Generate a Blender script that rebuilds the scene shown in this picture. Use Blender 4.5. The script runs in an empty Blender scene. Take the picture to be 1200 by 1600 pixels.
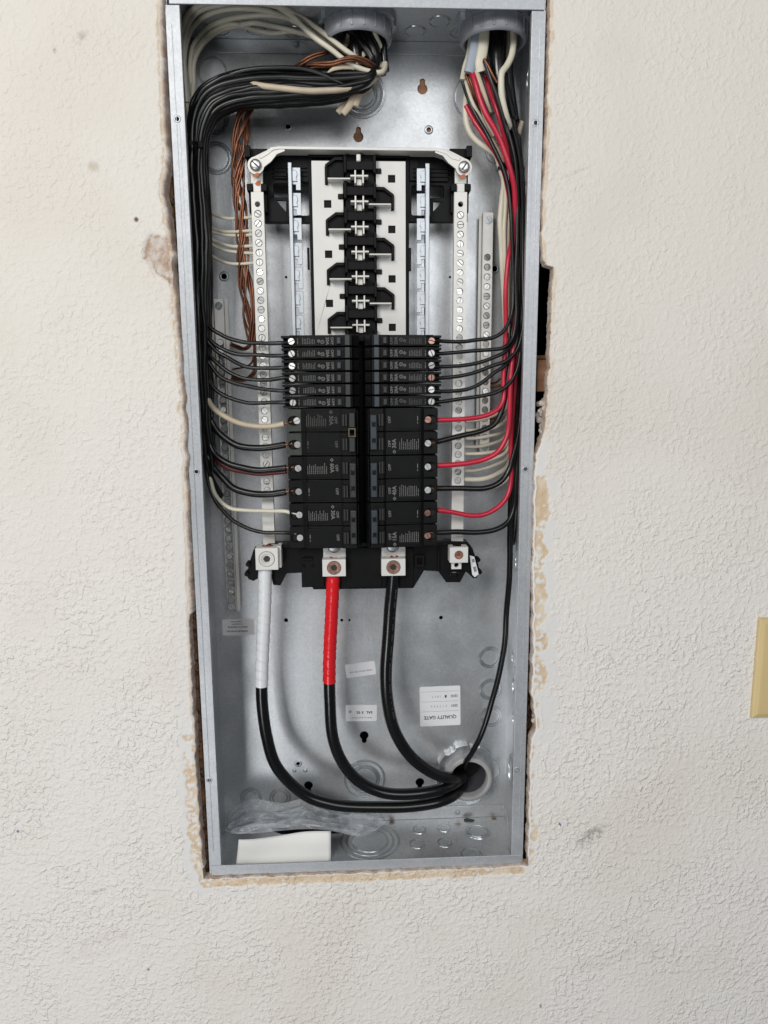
import bpy, math, random
from mathutils import Vector, Matrix, noise
from mathutils.geometry import tessellate_polygon
random.seed(7)
R = math.radians
SC = bpy.context.scene
COL = SC.collection

# ------------------------------------------------------------------ camera
F, CX, CY, CZ, PI_, RO, YA, H, D = (1130.707, -0.0125026, -0.7583182, 0.5471359,
                                    -0.1665058, -0.0069213, -0.0451824, 0.919867, 0.0951314)
def _basis():
    c, s = math.cos(PI_), math.sin(PI_); Rx = Matrix(((1,0,0),(0,c,s),(0,-s,c)))
    c, s = math.cos(YA), math.sin(YA); Rz = Matrix(((c,s,0),(-s,c,0),(0,0,1)))
    return (Rx @ Rz).transposed()
B = _basis()
def ray(px, py):
    u, v = px-600, py-800
    c, s = math.cos(RO), math.sin(RO)
    u, v = c*u+s*v, -s*u+c*v
    return B @ Vector((u/F, 1, -v/F))
def P(px, py, d):
    """world point (metres) seen at photo pixel px,py lying d millimetres behind the panel face"""
    r = ray(px, py); t = (d/1000-CY)/r.y
    return Vector((CX, CY, CZ)) + r*t
def Xm(px, py, d): return P(px, py, d).x*1000
def Zm(px, py, d): return P(px, py, d).z*1000
cam = bpy.data.cameras.new('camera'); co = bpy.data.objects.new('camera', cam); COL.objects.link(co)
cam.sensor_fit = 'VERTICAL'; cam.sensor_height = 24; cam.lens = F/1600*24
cam.clip_start = 0.02; cam.clip_end = 50
fw = B @ Vector((0,1,0)); up = B @ Vector((0,0,1)); rt = B @ Vector((1,0,0))
c, s = math.cos(RO), math.sin(RO)
rt2 = rt*c + up*s*1.0; up2 = up*c - rt*s*1.0
# image u = c*x - s*(-z) ... rotate the view about its own axis
rt2 = rt*c - up*(-s)*-1; up2 = up*c + rt*(-s)*-1
def _setcam(sign):
    r2 = rt*c + up*(s*sign); u2 = up*c - rt*(s*sign)
    m = Matrix((r2, u2, -fw)).transposed().to_4x4(); m.translation = Vector((CX, CY, CZ)); co.matrix_world = m
_setcam(1)
SC.camera = co

# ------------------------------------------------------------------ light
w = bpy.data.worlds.new('World'); SC.world = w; w.use_nodes = True
bg = w.node_tree.nodes['Background']; bg.inputs[0].default_value = (0.86, 0.93, 1.0, 1); bg.inputs[1].default_value = 0.11
def area(name, loc, target, sx, sy, power, col):
    l = bpy.data.lights.new(name, 'AREA'); l.shape = 'RECTANGLE'; l.size = sx; l.size_y = sy; l.energy = power; l.color = col
    o = bpy.data.objects.new(name, l); COL.objects.link(o); o.location = loc
    o.rotation_euler = (Vector(target)-Vector(loc)).to_track_quat('-Z', 'Y').to_euler(); return o
area('window_light', (-1.15, -2.3, 1.75), (0, 0, 0.5), 0.9, 0.9, 40, (1.0, 0.975, 0.94))
area('doorway_light', (0.8, -3.0, 1.45), (0, 0, 0.5), 1.8, 1.4, 30, (0.98, 0.99, 1.0))
area('side_window_light', (-2.3, -0.95, 1.15), (0, 0, 0.45), 0.4, 0.6, 8, (1.0, 0.985, 0.96))
area('low_bounce_light', (-0.85, -1.9, -0.75), (0, 0, 0.25), 0.7, 0.6, 11.5, (0.97, 0.985, 1.0))  # unseen source standing in for light bounced up off the floor
SC.view_settings.view_transform = 'Standard'; SC.view_settings.look = 'None'
SC.view_settings.exposure = 0.0; SC.view_settings.gamma = 1

# ------------------------------------------------------------------ materials
def newmat(name):
    m = bpy.data.materials.new(name); m.use_nodes = True
    return m, m.node_tree.nodes, m.node_tree.links, m.node_tree.nodes['Principled BSDF']
def mat(name, col, rough=0.5, metal=0.0, var=0.0, vscale=40, bump=0.0, bscale=300, spec=0.5, aniso=None, coat=0, trans=0, alpha=1, rvar=0.0):
    m, N, L, p = newmat(name)
    p.inputs['Base Color'].default_value = (*col, 1); p.inputs['Roughness'].default_value = rough
    p.inputs['Metallic'].default_value = metal; p.inputs['Specular IOR Level'].default_value = spec
    if coat: p.inputs['Coat Weight'].default_value = coat; p.inputs['Coat Roughness'].default_value = 0.2
    tc = N.new('ShaderNodeTexCoord')
    if var or rvar:
        n = N.new('ShaderNodeTexNoise'); n.inputs['Scale'].default_value = vscale; n.inputs['Detail'].default_value = 6
        mp = N.new('ShaderNodeMapping'); L.new(tc.outputs['Object'], mp.inputs[0]); L.new(mp.outputs[0], n.inputs['Vector'])
        if aniso: mp.inputs['Scale'].default_value = aniso
        if var:
            mx = N.new('ShaderNodeMix'); mx.data_type = 'RGBA'
            mr = N.new('ShaderNodeMapRange'); mr.inputs[1].default_value = .3; mr.inputs[2].default_value = .7
            L.new(n.outputs['Fac'], mr.inputs[0]); L.new(mr.outputs[0], mx.inputs[0])
            mx.inputs[6].default_value = (*[x*(1-var) for x in col], 1); mx.inputs[7].default_value = (*[min(1, x*(1+var)) for x in col], 1)
            L.new(mx.outputs[2], p.inputs['Base Color'])
        if rvar:
            mr2 = N.new('ShaderNodeMapRange'); mr2.inputs[1].default_value = .3; mr2.inputs[2].default_value = .7
            mr2.inputs[3].default_value = rough-rvar; mr2.inputs[4].default_value = rough+rvar
            L.new(n.outputs['Fac'], mr2.inputs[0]); L.new(mr2.outputs[0], p.inputs['Roughness'])
    if bump:
        b = N.new('ShaderNodeBump'); b.inputs['Strength'].default_value = 1; b.inputs['Distance'].default_value = bump/1000
        n2 = N.new('ShaderNodeTexNoise'); n2.inputs['Scale'].default_value = bscale; n2.inputs['Detail'].default_value = 4
        L.new(tc.outputs['Object'], n2.inputs['Vector']); L.new(n2.outputs['Fac'], b.inputs['Height']); L.new(b.outputs[0], p.inputs['Normal'])
    return m
def galv_mat(name, col, rough, metal=0.8):
    """galvanised sheet: spangle, rolling streaks, dull patches, dust"""
    m, N, L, p = newmat(name)
    tc = N.new('ShaderNodeTexCoord')
    v = N.new('ShaderNodeTexVoronoi'); v.inputs['Scale'].default_value = 420; v.feature = 'F1'
    L.new(tc.outputs['Object'], v.inputs['Vector'])
    n = N.new('ShaderNodeTexNoise'); n.inputs['Scale'].default_value = 14; n.inputs['Detail'].default_value = 7; n.inputs['Roughness'].default_value = .65
    L.new(tc.outputs['Object'], n.inputs['Vector'])
    mp = N.new('ShaderNodeMapping'); mp.inputs['Scale'].default_value = (500, 500, 9); L.new(tc.outputs['Object'], mp.inputs[0])
    st = N.new('ShaderNodeTexNoise'); st.inputs['Scale'].default_value = 1; st.inputs['Detail'].default_value = 3; L.new(mp.outputs[0], st.inputs['Vector'])
    r = N.new('ShaderNodeMapRange'); r.inputs[1].default_value = .3; r.inputs[2].default_value = .7; L.new(n.outputs['Fac'], r.inputs[0])
    mx = N.new('ShaderNodeMix'); mx.data_type = 'RGBA'; L.new(r.outputs[0], mx.inputs[0])
    mx.inputs[6].default_value = (*[c*.94 for c in col], 1); mx.inputs[7].default_value = (*[min(1, c*1.05) for c in col], 1)
    m2 = N.new('ShaderNodeMix'); m2.data_type = 'RGBA'; m2.blend_type = 'MULTIPLY'; m2.inputs[0].default_value = .15
    bw = N.new('ShaderNodeRGBToBW'); L.new(v.outputs['Color'], bw.inputs[0]); L.new(mx.outputs[2], m2.inputs[6]); L.new(bw.outputs[0], m2.inputs[7])
    L.new(m2.outputs[2], p.inputs['Base Color'])
    dn = N.new('ShaderNodeTexNoise'); dn.inputs['Scale'].default_value = 5.5; dn.inputs['Detail'].default_value = 9; dn.inputs['Roughness'].default_value = .72; L.new(tc.outputs['Object'], dn.inputs['Vector'])
    dr = N.new('ShaderNodeMapRange'); dr.inputs[1].default_value = .50; dr.inputs[2].default_value = .74; dr.inputs[3].default_value = metal; dr.inputs[4].default_value = metal*.45
    L.new(dn.outputs['Fac'], dr.inputs[0]); L.new(dr.outputs[0], p.inputs['Metallic'])
    rr = N.new('ShaderNodeMapRange'); rr.inputs[1].default_value = .25; rr.inputs[2].default_value = .75
    rr.inputs[3].default_value = rough-.09; rr.inputs[4].default_value = rough+.1; L.new(n.outputs['Fac'], rr.inputs[0]); L.new(rr.outputs[0], p.inputs['Roughness'])
    b = N.new('ShaderNodeBump'); b.inputs['Strength'].default_value = 1; b.inputs['Distance'].default_value = .00004
    ad = N.new('ShaderNodeMath'); ad.operation = 'ADD'; L.new(st.outputs['Fac'], ad.inputs[0]); L.new(v.outputs['Distance'], ad.inputs[1])
    b2 = N.new('ShaderNodeBump'); b2.inputs['Strength'].default_value = 1; b2.inputs['Distance'].default_value = .0012
    n3 = N.new('ShaderNodeTexNoise'); n3.inputs['Scale'].default_value = 9; n3.inputs['Detail'].default_value = 1; L.new(tc.outputs['Object'], n3.inputs['Vector'])
    L.new(n3.outputs['Fac'], b2.inputs['Height']); L.new(b2.outputs[0], b.inputs['Normal'])
    L.new(ad.outputs[0], b.inputs['Height']); L.new(b.outputs[0], p.inputs['Normal'])
    return m
MAT = {
 'galv': galv_mat('galvanised_steel', (.60, .615, .63), .38, .74),
 'galv_flange': galv_mat('galvanised_flange', (.50, .52, .545), .46, .5),
 'zinc': mat('zinc_plated_steel', (.46, .49, .52), .42, .75, var=.06, vscale=90),
 'screw': mat('screw_steel', (.60, .60, .59), .36, .85, var=.1, vscale=300),
 'tin': mat('tin_plated_aluminium', (.66, .65, .61), .46, .3, var=.05, vscale=60, bump=.02, bscale=500),
 'bus': mat('plated_bus_metal', (.70, .69, .66), .5, .15, var=.04, vscale=30, bump=.02, bscale=300),
 'black': mat('black_moulded_plastic', (.0035, .0035, .004), .5, var=.3, vscale=60, bump=.03, bscale=900, spec=.16),
 'body': mat('breaker_case_plastic', (.0042, .0043, .0048), .42, var=.3, vscale=50, bump=.03, bscale=1200, spec=.2),
 'green': mat('green_grey_plastic', (.028, .036, .027), .5, var=.3, vscale=200),
 'handle': mat('grey_blue_handle_plastic', (.036, .046, .058), .40, var=.1, vscale=100),
 'handle_dark': mat('dark_grey_handle_plastic', (.026, .027, .027), .42, var=.1, vscale=100),
 'wire_black': mat('black_wire_insulation', (.004, .004, .0045), .34, var=.3, vscale=60, bump=.05, bscale=200),
 'cable_black': mat('black_cable_jacket', (.0045, .0045, .005), .22, var=.3, vscale=40, bump=.08, bscale=120),
 'wire_white': mat('aged_white_insulation', (.66, .62, .50), .42, var=.08, vscale=50),
 'wire_tan': mat('beige_cable_insulation', (.55, .46, .34), .45, var=.1, vscale=50),
 'wire_red': mat('red_wire_insulation', (.52, .016, .045), .32, var=.12, vscale=60, bump=.04, bscale=200),
 'wire_green': mat('green_wire_insulation', (.03, .16, .13), .4),
 'wire_maroon': mat('dark_red_wire_insulation', (.10, .012, .012), .4),
 'copper': mat('bare_copper', (.21, .088, .05), .42, .8, var=.35, vscale=70),
 'copper_raw': mat('cut_copper_strands', (.50, .13, .07), .35, .8, var=.5, vscale=900),
 'lugscrew': mat('coppery_set_screw', (.42, .24, .19), .35, .7, var=.3, vscale=300),
 'orange': mat('orange_torque_mark', (.52, .13, .03), .5),
 'pvc': mat('grey_conduit_plastic', (.27, .28, .305), .30, var=.1, vscale=60, bump=.03, bscale=300),
 'pvc_light': mat('pale_bushing_plastic', (.36, .36, .365), .36, var=.06, vscale=60),
 'jacket_grey': mat('grey_cable_sheath', (.33, .37, .43), .45, var=.06, vscale=50),
 'sticker': mat('white_sticker_paper', (.74, .75, .77), .35, var=.03, vscale=60),
 'sticker_foil': mat('dull_foil_sticker', (.60, .60, .60), .45, 0, var=.05, vscale=80),
 'ink': mat('black_ink', (.02, .02, .022), .5),
 'ink_grey': mat('grey_ink', (.22, .22, .25), .6),
 'print': mat('pale_moulded_print', (.16, .16, .152), .6),
 'print_dim': mat('dim_moulded_print', (.075, .075, .07), .6),
 'tape_white': mat('white_vinyl_tape', (.76, .78, .80), .26, bump=.05, bscale=150),
 'tape_red': mat('red_vinyl_tape', (.68, .012, .018), .25, bump=.05, bscale=150),
 'paper': mat('white_card', (.80, .80, .78), .6, var=.03, vscale=12),
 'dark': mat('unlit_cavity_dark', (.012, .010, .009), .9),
 'wood': mat('pine_framing', (.34, .17, .09), .7, var=.35, vscale=6, aniso=(1, 1, 14), bump=.3, bscale=120),
 'fibre': mat('torn_brown_debris', (.11, .065, .04), .9, var=.5, vscale=200, bump=.4, bscale=500),
 'gypsum': mat('torn_gypsum', (.55, .48, .42), .9, var=.2, vscale=120, bump=.5, bscale=600),
 'ivory': mat('ivory_wall_plate', (.64, .50, .25), .32, var=.03, vscale=20),
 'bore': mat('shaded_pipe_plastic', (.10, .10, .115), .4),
 'gbar': mat('steel_ground_bar', (.86, .84, .80), .45, .0, var=.05, vscale=60),
 'stamp': mat('stamped_zinc_edge', (.60, .63, .65), .27, .85, var=.08, vscale=30),
 'olive': mat('olive_brown_metal', (.11, .09, .06), .45, .3, var=.3, vscale=200),
 'ochre': mat('dry_debris', (.28, .16, .07), .9, var=.4, vscale=300),
}
def film_mat():
    m, N, L, p = newmat('clear_plastic_film')
    out = N['Material Output']; tr = N.new('ShaderNodeBsdfTransparent'); tr.inputs[0].default_value = (.93, .95, .96, 1)
    p.inputs['Base Color'].default_value = (.85, .87, .90, 1); p.inputs['Roughness'].default_value = .10
    lw = N.new('ShaderNodeLayerWeight'); lw.inputs[0].default_value = .35
    mr = N.new('ShaderNodeMapRange'); mr.inputs[3].default_value = .22; mr.inputs[4].default_value = .80; L.new(lw.outputs['Facing'], mr.inputs[0])
    mx = N.new('ShaderNodeMixShader'); L.new(mr.outputs[0], mx.inputs[0]); L.new(tr.outputs[0], mx.inputs[1]); L.new(p.outputs[0], mx.inputs[2]); L.new(mx.outputs[0], out.inputs[0])
    return m
MAT['film'] = film_mat()

# ------------------------------------------------------------------ helpers
class MB:
    """collects geometry in millimetres: x right, y into the wall, z up"""
    def __init__(s): s.v = []; s.f = []
    def quad_grid(s, rows, close=False):
        b = len(s.v); n = len(rows[0])
        for r in rows: s.v += [tuple(q) for q in r]
        for i in range(len(rows)-1):
            for j in range(n if close else n-1):
                k = (j+1) % n
                s.f.append((b+i*n+j, b+i*n+k, b+(i+1)*n+k, b+(i+1)*n+j))
        return b
    def box(s, x0, x1, y0, y1, z0, z1):
        b = len(s.v)
        s.v += [(x, y, z) for x in (x0, x1) for y in (y0, y1) for z in (z0, z1)]
        s.f += [tuple(b+i for i in q) for q in ((0,1,3,2),(4,6,7,5),(0,4,5,1),(2,3,7,6),(0,2,6,4),(1,5,7,3))]
        return s
    def prism(s, outer, y0, y1, holes=(), plane='xz'):
        """extrude a polygon; plane xz extrudes along y, xy along z, yz along x"""
        def m(a, b_, t): return {'xz': (a, t, b_), 'xy': (a, b_, t), 'yz': (t, a, b_)}[plane]
        loops = [list(outer)] + [list(h) for h in holes]
        flat = [p for l in loops for p in l]
        tris = tessellate_polygon([[Vector((p[0], p[1], 0)) for p in l] for l in loops])
        b = len(s.v); n = len(flat)
        s.v += [m(p[0], p[1], y0) for p in flat] + [m(p[0], p[1], y1) for p in flat]
        for t in tris: s.f.append((b+t[0], b+t[1], b+t[2])); s.f.append((b+n+t[2], b+n+t[1], b+n+t[0]))
        o = 0
        for l in loops:
            k = len(l)
            for i in range(k):
                j = (i+1) % k; s.f.append((b+o+i, b+o+j, b+n+o+j, b+n+o+i))
            o += k
        return s
    def lathe(s, c, prof, n=24, axis='y', sx=1, sz=1):
        """profile (r, h) revolved about an axis through c; h runs along +axis"""
        rows = []
        for r, h in prof:
            row = []
            for i in range(n):
                a = 2*math.pi*i/n; u, v = r*math.cos(a)*sx, r*math.sin(a)*sz
                row.append({'y': (c[0]+u, c[1]+h, c[2]+v), 'z': (c[0]+u, c[1]+v, c[2]+h), 'x': (c[0]+h, c[1]+u, c[2]+v)}[axis])
            rows.append(row)
        s.quad_grid(rows, True); return s
    def tube(s, pts, r, n=10, flat=1.0, cap=True, helix=None):
        """pts in metres"""
        pts = [Vector(p)*1000 for p in pts]
        T = []
        for i in range(len(pts)):
            a = pts[max(0, i-1)]; b = pts[min(len(pts)-1, i+1)]; T.append((b-a).normalized())
        nrm = T[0].cross(Vector((0, 1, 0)));
        if nrm.length < .05: nrm = T[0].cross(Vector((1, 0, 0)))
        nrm.normalize(); rows = []
        for i, p in enumerate(pts):
            nrm = (nrm - T[i]*nrm.dot(T[i])).normalized(); bn = T[i].cross(nrm)
            rr = r(i/(len(pts)-1)) if callable(r) else r
            hx = [helix(i/(len(pts)-1), k/n) if helix else 0 for k in range(n)]
            rows.append([p + nrm*((rr+hx[k])*math.cos(2*math.pi*k/n)) + bn*((rr+hx[k])*flat*math.sin(2*math.pi*k/n)) for k in range(n)])
        b = s.quad_grid(rows, True)
        if cap:
            s.f.append(tuple(b+k for k in range(n))[::-1]); e = b+(len(rows)-1)*n; s.f.append(tuple(e+k for k in range(n)))
        return s
    def mesh(s, name, m, smooth=None):
        me = bpy.data.meshes.new(name); me.from_pydata([(x/1000, y/1000, z/1000) for x, y, z in s.v], [], s.f)
        import bmesh
        bm = bmesh.new(); bm.from_mesh(me); bmesh.ops.recalc_face_normals(bm, faces=bm.faces[:]); bm.to_mesh(me); bm.free()
        if smooth is not None:
            me.shade_smooth(); me.set_sharp_from_angle(angle=R(smooth))
        me.materials.append(MAT[m] if isinstance(m, str) else m); return me
    def build(s, name, m, parent=None, smooth=None, bevel=0, seg=2):
        return link(name, s.mesh(name, m, smooth), parent, bevel, seg)
def link(name, me, parent=None, bevel=0, seg=2):
    o = bpy.data.objects.new(name, me); COL.objects.link(o)
    if parent is not None: o.parent = parent; o.matrix_parent_inverse = Matrix.Translation(-parent.location) if parent.type == 'EMPTY' and False else Matrix()
    if bevel:
        b = o.modifiers.new('bevel', 'BEVEL'); b.width = bevel/1000; b.segments = seg; b.limit_method = 'ANGLE'; b.angle_limit = R(35); b.harden_normals = False
    return o
def tag(o, label=None, cat=None, group=None, kind=None):
    for k, v in (('label', label), ('category', cat), ('group', group), ('kind', kind)):
        if v: o[k] = v
    return o
def thing(name, label, cat, group=None):
    o = bpy.data.objects.new(name, None); COL.objects.link(o); o.empty_display_size = .01
    return tag(o, label, cat, group)
def rebase(root):
    """put the Empty at the base of its parts without moving them"""
    pts = []
    def walk(o, off):
        for c in o.children:
            p = off + c.location
            if c.type == 'MESH': pts.extend(p + v.co for v in c.data.vertices)
            walk(c, p)
    walk(root, Vector((0, 0, 0)))
    if not pts: return
    base = Vector((sum(p.x for p in pts)/len(pts), max(p.y for p in pts), min(p.z for p in pts)))
    for c in root.children: c.location = c.location - base
    root.location = root.location + base
def circ(x, z, r, n=20, a0=0): return [(x+r*math.cos(a0+2*math.pi*i/n), z+r*math.sin(a0+2*math.pi*i/n)) for i in range(n)]
def rrect(x0, x1, z0, z1, r, n=4):
    o = []
    for cx, cz, a in ((x1-r, z1-r, 0), (x0+r, z1-r, 90), (x0+r, z0+r, 180), (x1-r, z0+r, 270)):
        for i in range(n+1): t = R(a+90*i/n); o.append((cx+r*math.cos(t), cz+r*math.sin(t)))
    return o
def spline(ctrl, step=.0035):
    """centripetal-ish Catmull-Rom through points in metres"""
    p = [Vector(c) for c in ctrl]; p = [p[0]*2-p[1]] + p + [p[-1]*2-p[-2]]; out = []
    for i in range(1, len(p)-2):
        p0, p1, p2, p3 = p[i-1:i+3]
        def dt(a, b): return max((b-a).length, 1e-6)**.5
        t0 = 0; t1 = t0+dt(p0, p1); t2 = t1+dt(p1, p2); t3 = t2+dt(p2, p3)
        n = max(2, int((p2-p1).length/step))
        for k in range(n):
            t = t1+(t2-t1)*k/n
            A1 = p0*((t1-t)/(t1-t0))+p1*((t-t0)/(t1-t0)); A2 = p1*((t2-t)/(t2-t1))+p2*((t-t1)/(t2-t1)); A3 = p2*((t3-t)/(t3-t2))+p3*((t-t2)/(t3-t2))
            B1 = A1*((t2-t)/(t2-t0))+A2*((t-t0)/(t2-t0)); B2 = A2*((t3-t)/(t3-t1))+A3*((t-t1)/(t3-t1))
            out.append(B1*((t2-t)/(t2-t1))+B2*((t-t1)/(t2-t1)))
    out.append(p[-2]); return out
def polyP(pts, d): return [(P(x, y, d).x*1000, P(x, y, d).z*1000) for x, y in pts]
def text_mesh(txt, size, m, name='lettering', spacing=1.0, bold=0.0, align='CENTER'):
    c = bpy.data.curves.new(name, 'FONT'); c.body = txt; c.size = size/1000; c.align_x = align; c.align_y = 'CENTER'
    c.resolution_u = 2; c.space_character = spacing; c.offset = bold/1000; c.extrude = 0
    o = bpy.data.objects.new(name, c); me = bpy.data.meshes.new_from_object(o); bpy.data.objects.remove(o); bpy.data.curves.remove(c)
    me.materials.clear(); me.materials.append(MAT[m]); me.name = name; return me
def text_verts(txt, size, rot, spacing=1.0, bold=0.0, align='CENTER'):
    """letter outlines as (verts xz, faces) turned by rot degrees in the x-z plane"""
    me = text_mesh(txt, size, 'ink', spacing=spacing, bold=bold, align=align)
    cs, sn = math.cos(R(rot)), math.sin(R(rot))
    v = [(1000*(q.co.x*cs-q.co.y*sn), 1000*(q.co.x*sn+q.co.y*cs)) for q in me.vertices]
    f = [tuple(pp.vertices) for pp in me.polygons]; bpy.data.meshes.remove(me); return v, f
_tc = {}
def add_text(mb, txt, size, rot, x, z, y, **kw):
    key = (txt, size, rot, tuple(sorted(kw.items())))
    if key not in _tc: _tc[key] = text_verts(txt, size, rot, **kw)
    v, f = _tc[key]; b = len(mb.v); mb.v += [(x+a, y, z+c_) for a, c_ in v]; mb.f += [tuple(b+i for i in q) for q in f]

# ================================================================== wall
W2 = 181.0; HH = H*1000; DD = D*1000; FL = 13.5
WY = -6.0     # wall face
def build_wall():
    left = [(246,-60),(247,20),(249,60),(250,110),(252,150),(253,200),(256,240),(254,270),(249,292),(252,310),(257,340),(261,366),(262,384),(266,398),(264,420),(268,450),(273,500),(277,560),(281,620),(285,700),(289,800),(292,900),(295,1000),(298,1090),(303,1150),(304,1200),(310,1280),(314,1340),(318,1375)]
    bottom = [(370,1373),(460,1369),(560,1366),(660,1361),(760,1357),(826,1353)]
    right = [(827,1280),(829,1200),(830,1165),(838,1140),(836,1110),(832,1085),(833,1000),(833,900),(835,800),(836,750),(838,712),(845,692),(852,672),(855,640),(857,600),(860,560),(862,500),(864,450),(866,418),(856,414),(849,406),(847,385),(850,300),(855,200),(858,100),(861,20),(862,-60)]
    pts = [P(x, y, WY) for x, y in left+bottom+right]
    zt = HH/1000 + .06
    pts[0].z = zt; pts[-1].z = zt
    # resample closed loop
    loop = pts + [Vector(((pts[0].x+pts[-1].x)/2, WY/1000, zt))]
    dense = []
    n = len(loop)
    for i in range(n):
        a, b = loop[i], loop[(i+1) % n]; k = max(1, int((b-a).length/.0016))
        for j in range(k): dense.append(a+(b-a)*(j/k))
    cx = .0; cz = .46
    rng = random.Random(3)
    edge = []
    for p in dense:
        q = Vector((p.x*60, 0, p.z*60)); jit = noise.noise(q*1.3)*.0018 + noise.noise(q*6)*.0007 + noise.noise(q*17)*.0004
        out = Vector((1 if p.x > 0 else -1, 0, 0)) if p.z > .012 and p.z < zt-.01 else Vector((0, 0, -1 if p.z < .1 else 1))
        edge.append((p+out*jit, out))
    X0, X1, Z0, Z1 = -.95, .95, -.75, 1.55
    offs = [0, .4, 1.2, 2.2, 3.4, 4.7, 6, 7.4, 8.8, 10.2, 11.8, 13.4, 15, 16.8, 18.6, 20.4, 22.4, 24.4, 26.6, 29, 32, 36, 42, 50, 62, 80, 110]
    rings = []
    N = len(edge)
    # outer target: same polar order on a big rectangle
    def outer(p):
        dx, dz = p.x-cx, p.z-cz
        t = min((X1 if dx > 0 else X0)/dx if abs(dx) > 1e-6 else 1e9, ((Z1 if dz > 0 else Z0)-cz)/dz if abs(dz) > 1e-6 else 1e9)
        return Vector((cx+dx*t, WY/1000, cz+dz*t))
    dirs = []
    for p, o in edge:
        d = (outer(p)-p).normalized(); corner = min(1, max(0, (abs(p.z-cz)-.44)/.03)); dirs.append((o*(1-.5*corner)+d*.5*corner).normalized())
    # smooth the directions
    for _ in range(60): dirs = [(dirs[i-1]+dirs[i]*2+dirs[(i+1) % N]).normalized() for i in range(N)]
    verts = []; kraft = []; comp = []; torn = []
    def attr(p, off, out):
        """masks: bare tan paper, joint compound, torn gypsum"""
        px, py = proj(p)
        nz = noise.noise(Vector((p.x*90, 1.3, p.z*90))); nz2 = noise.noise(Vector((p.x*260, 5.3, p.z*260)))
        k = 0; c_ = 0; t = 0
        side = 'r' if p.x > .12 else 'l' if p.x < -.12 else 'b'
        if p.z < .02 and off < 16: side = 'b' if abs(p.x) < .178 else side
        if side == 'b':
            k = 1 if off > .5 and off+nz*2.0+nz2*1.0 < 9.5 and nz2+nz*.5 < .62 else 0
        elif side == 'r':
            if py > 745:
                wd = 13 if py < 1080 else 3.5 if py < 1290 else 9
                if py < 815: wd = 14
                k = 1 if (off > 1.5 and off+nz*5 < wd and nz2*1.0+nz*.6 < .12 + (.3 if py < 815 else 0)) else 0
                c_ = max(0, min(1, (26+nz*16-off)/5))*max(0, min(1, (1185+nz*60-py)/50)) if off > 8 else max(0, min(1, (9-off)/3))
            elif py > 690: c_ = 1 if off < 12+nz*4 else 0
            elif py > 415: k = .55 if off+nz*3 < 2.6 else 0
            else: k = .75 if (off+nz*3.2 < 2.2) else 0
        else:
            if py > 1150: k = 1 if (off+nz*5 < 11 and nz2 < .12 and nz < .32) else 0; c_ = 1 if off < 19+nz*6 else 0
            elif py > 700: k = .5 if off+nz*2 < 1.6 else 0; c_ = .45 if off < 14+nz*12 else 0
            else: k = .7 if (off+nz*3 < 2.4 and nz2 < .2) else 0
            # broken patch beside the gap
            poly = [(262,372),(236,366),(228,380),(224,402),(228,409),(240,410),(243,425),(252,432),(268,446)]
            if 360 < py < 450 and inside(px+nz2*1.5, py+nz*1.5, poly): t = 1
            flap = [(224,404),(229,412),(236,428),(241,434),(242,424),(240,410)]
            if inside(px, py, flap): t = .35
        return k, c_, t
    def inside(x, y, poly):
        r = False
        for i in range(len(poly)):
            (x1, y1), (x2, y2) = poly[i-1], poly[i]
            if (y1 > y) != (y2 > y) and x < (x2-x1)*(y-y1)/(y2-y1)+x1: r = not r
        return r
    Bi = B.transposed()
    def proj(p):
        q = Bi @ (p-Vector((CX, CY, CZ))); u = F*q.x/q.y; v = -F*q.z/q.y
        cc, ss = math.cos(RO), math.sin(RO); return 600+cc*u-ss*v, 800+ss*u+cc*v
    faces = []
    for oi, off in enumerate(offs):
        for i, (p, o) in enumerate(edge):
            q = p + dirs[i]*(off/1000)
            k, c_, t = attr(q, off, o) if off < 60 else (0, 0, 0)
            yy = WY
            if t >= 1: yy += 2.2 + 1.3*noise.noise(Vector((q.x*220, 2, q.z*220)))
            elif t > 0: yy += .3
            if k >= .9: yy += .55
            if off <= .4 and k < .9: yy += .4
            verts.append((q.x, yy/1000, q.z)); kraft.append(k); comp.append(c_); torn.append(t)
    for i, (p, o) in enumerate(edge):
        d = dirs[i]; tx = ((X1 if d.x > 0 else X0)-p.x)/d.x if abs(d.x) > 1e-4 else 1e9; tz = ((Z1 if d.z > 0 else Z0)-p.z)/d.z if abs(d.z) > 1e-4 else 1e9
        q = p+d*min(tx, tz); verts.append((q.x, WY/1000, q.z)); kraft.append(0); comp.append(0); torn.append(0)
    nr = len(offs)+1
    # cut edge going back into the board
    back = []
    for step in (1, 2, 3, 4, 5):
        for i, (p, o) in enumerate(edge):
            px, py = proj(p); lf = o.x < -.5
            slope = (6.0 if py < 960 else 2.4) if lf else (1.2 if o.x > .5 else .8)
            nz = noise.noise(Vector((p.x*150, step*.5, p.z*150)))+.4*noise.noise(Vector((p.x*500, step*.9, p.z*500)))
            q = p - o*((slope*(step/5)**.45+nz*.7)/1000)
            back.append((q.x, (WY+.5+12.2*(step/5)**1.5 + (nz*.5 if step < 5 else 0))/1000, q.z))
    for r in range(nr-1):
        for i in range(N):
            j = (i+1) % N; faces.append((r*N+i, r*N+j, (r+1)*N+j, (r+1)*N+i))
    base = len(verts); verts += back
    for v in back: kraft.append(0); comp.append(0); torn.append(1)
    for r in range(5):
        a = base+(r-1)*N if r else 0
        for i in range(N):
            j = (i+1) % N; faces.append((a+i, base+r*N+i, base+r*N+j, a+j))
    me = bpy.data.meshes.new('wall'); me.from_pydata(verts, [], faces)
    for nm, arr in (('kraft', kraft), ('comp', comp), ('torn', torn)):
        at = me.attributes.new(nm, 'FLOAT', 'POINT'); at.data.foreach_set('value', arr)
    import bmesh
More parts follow.
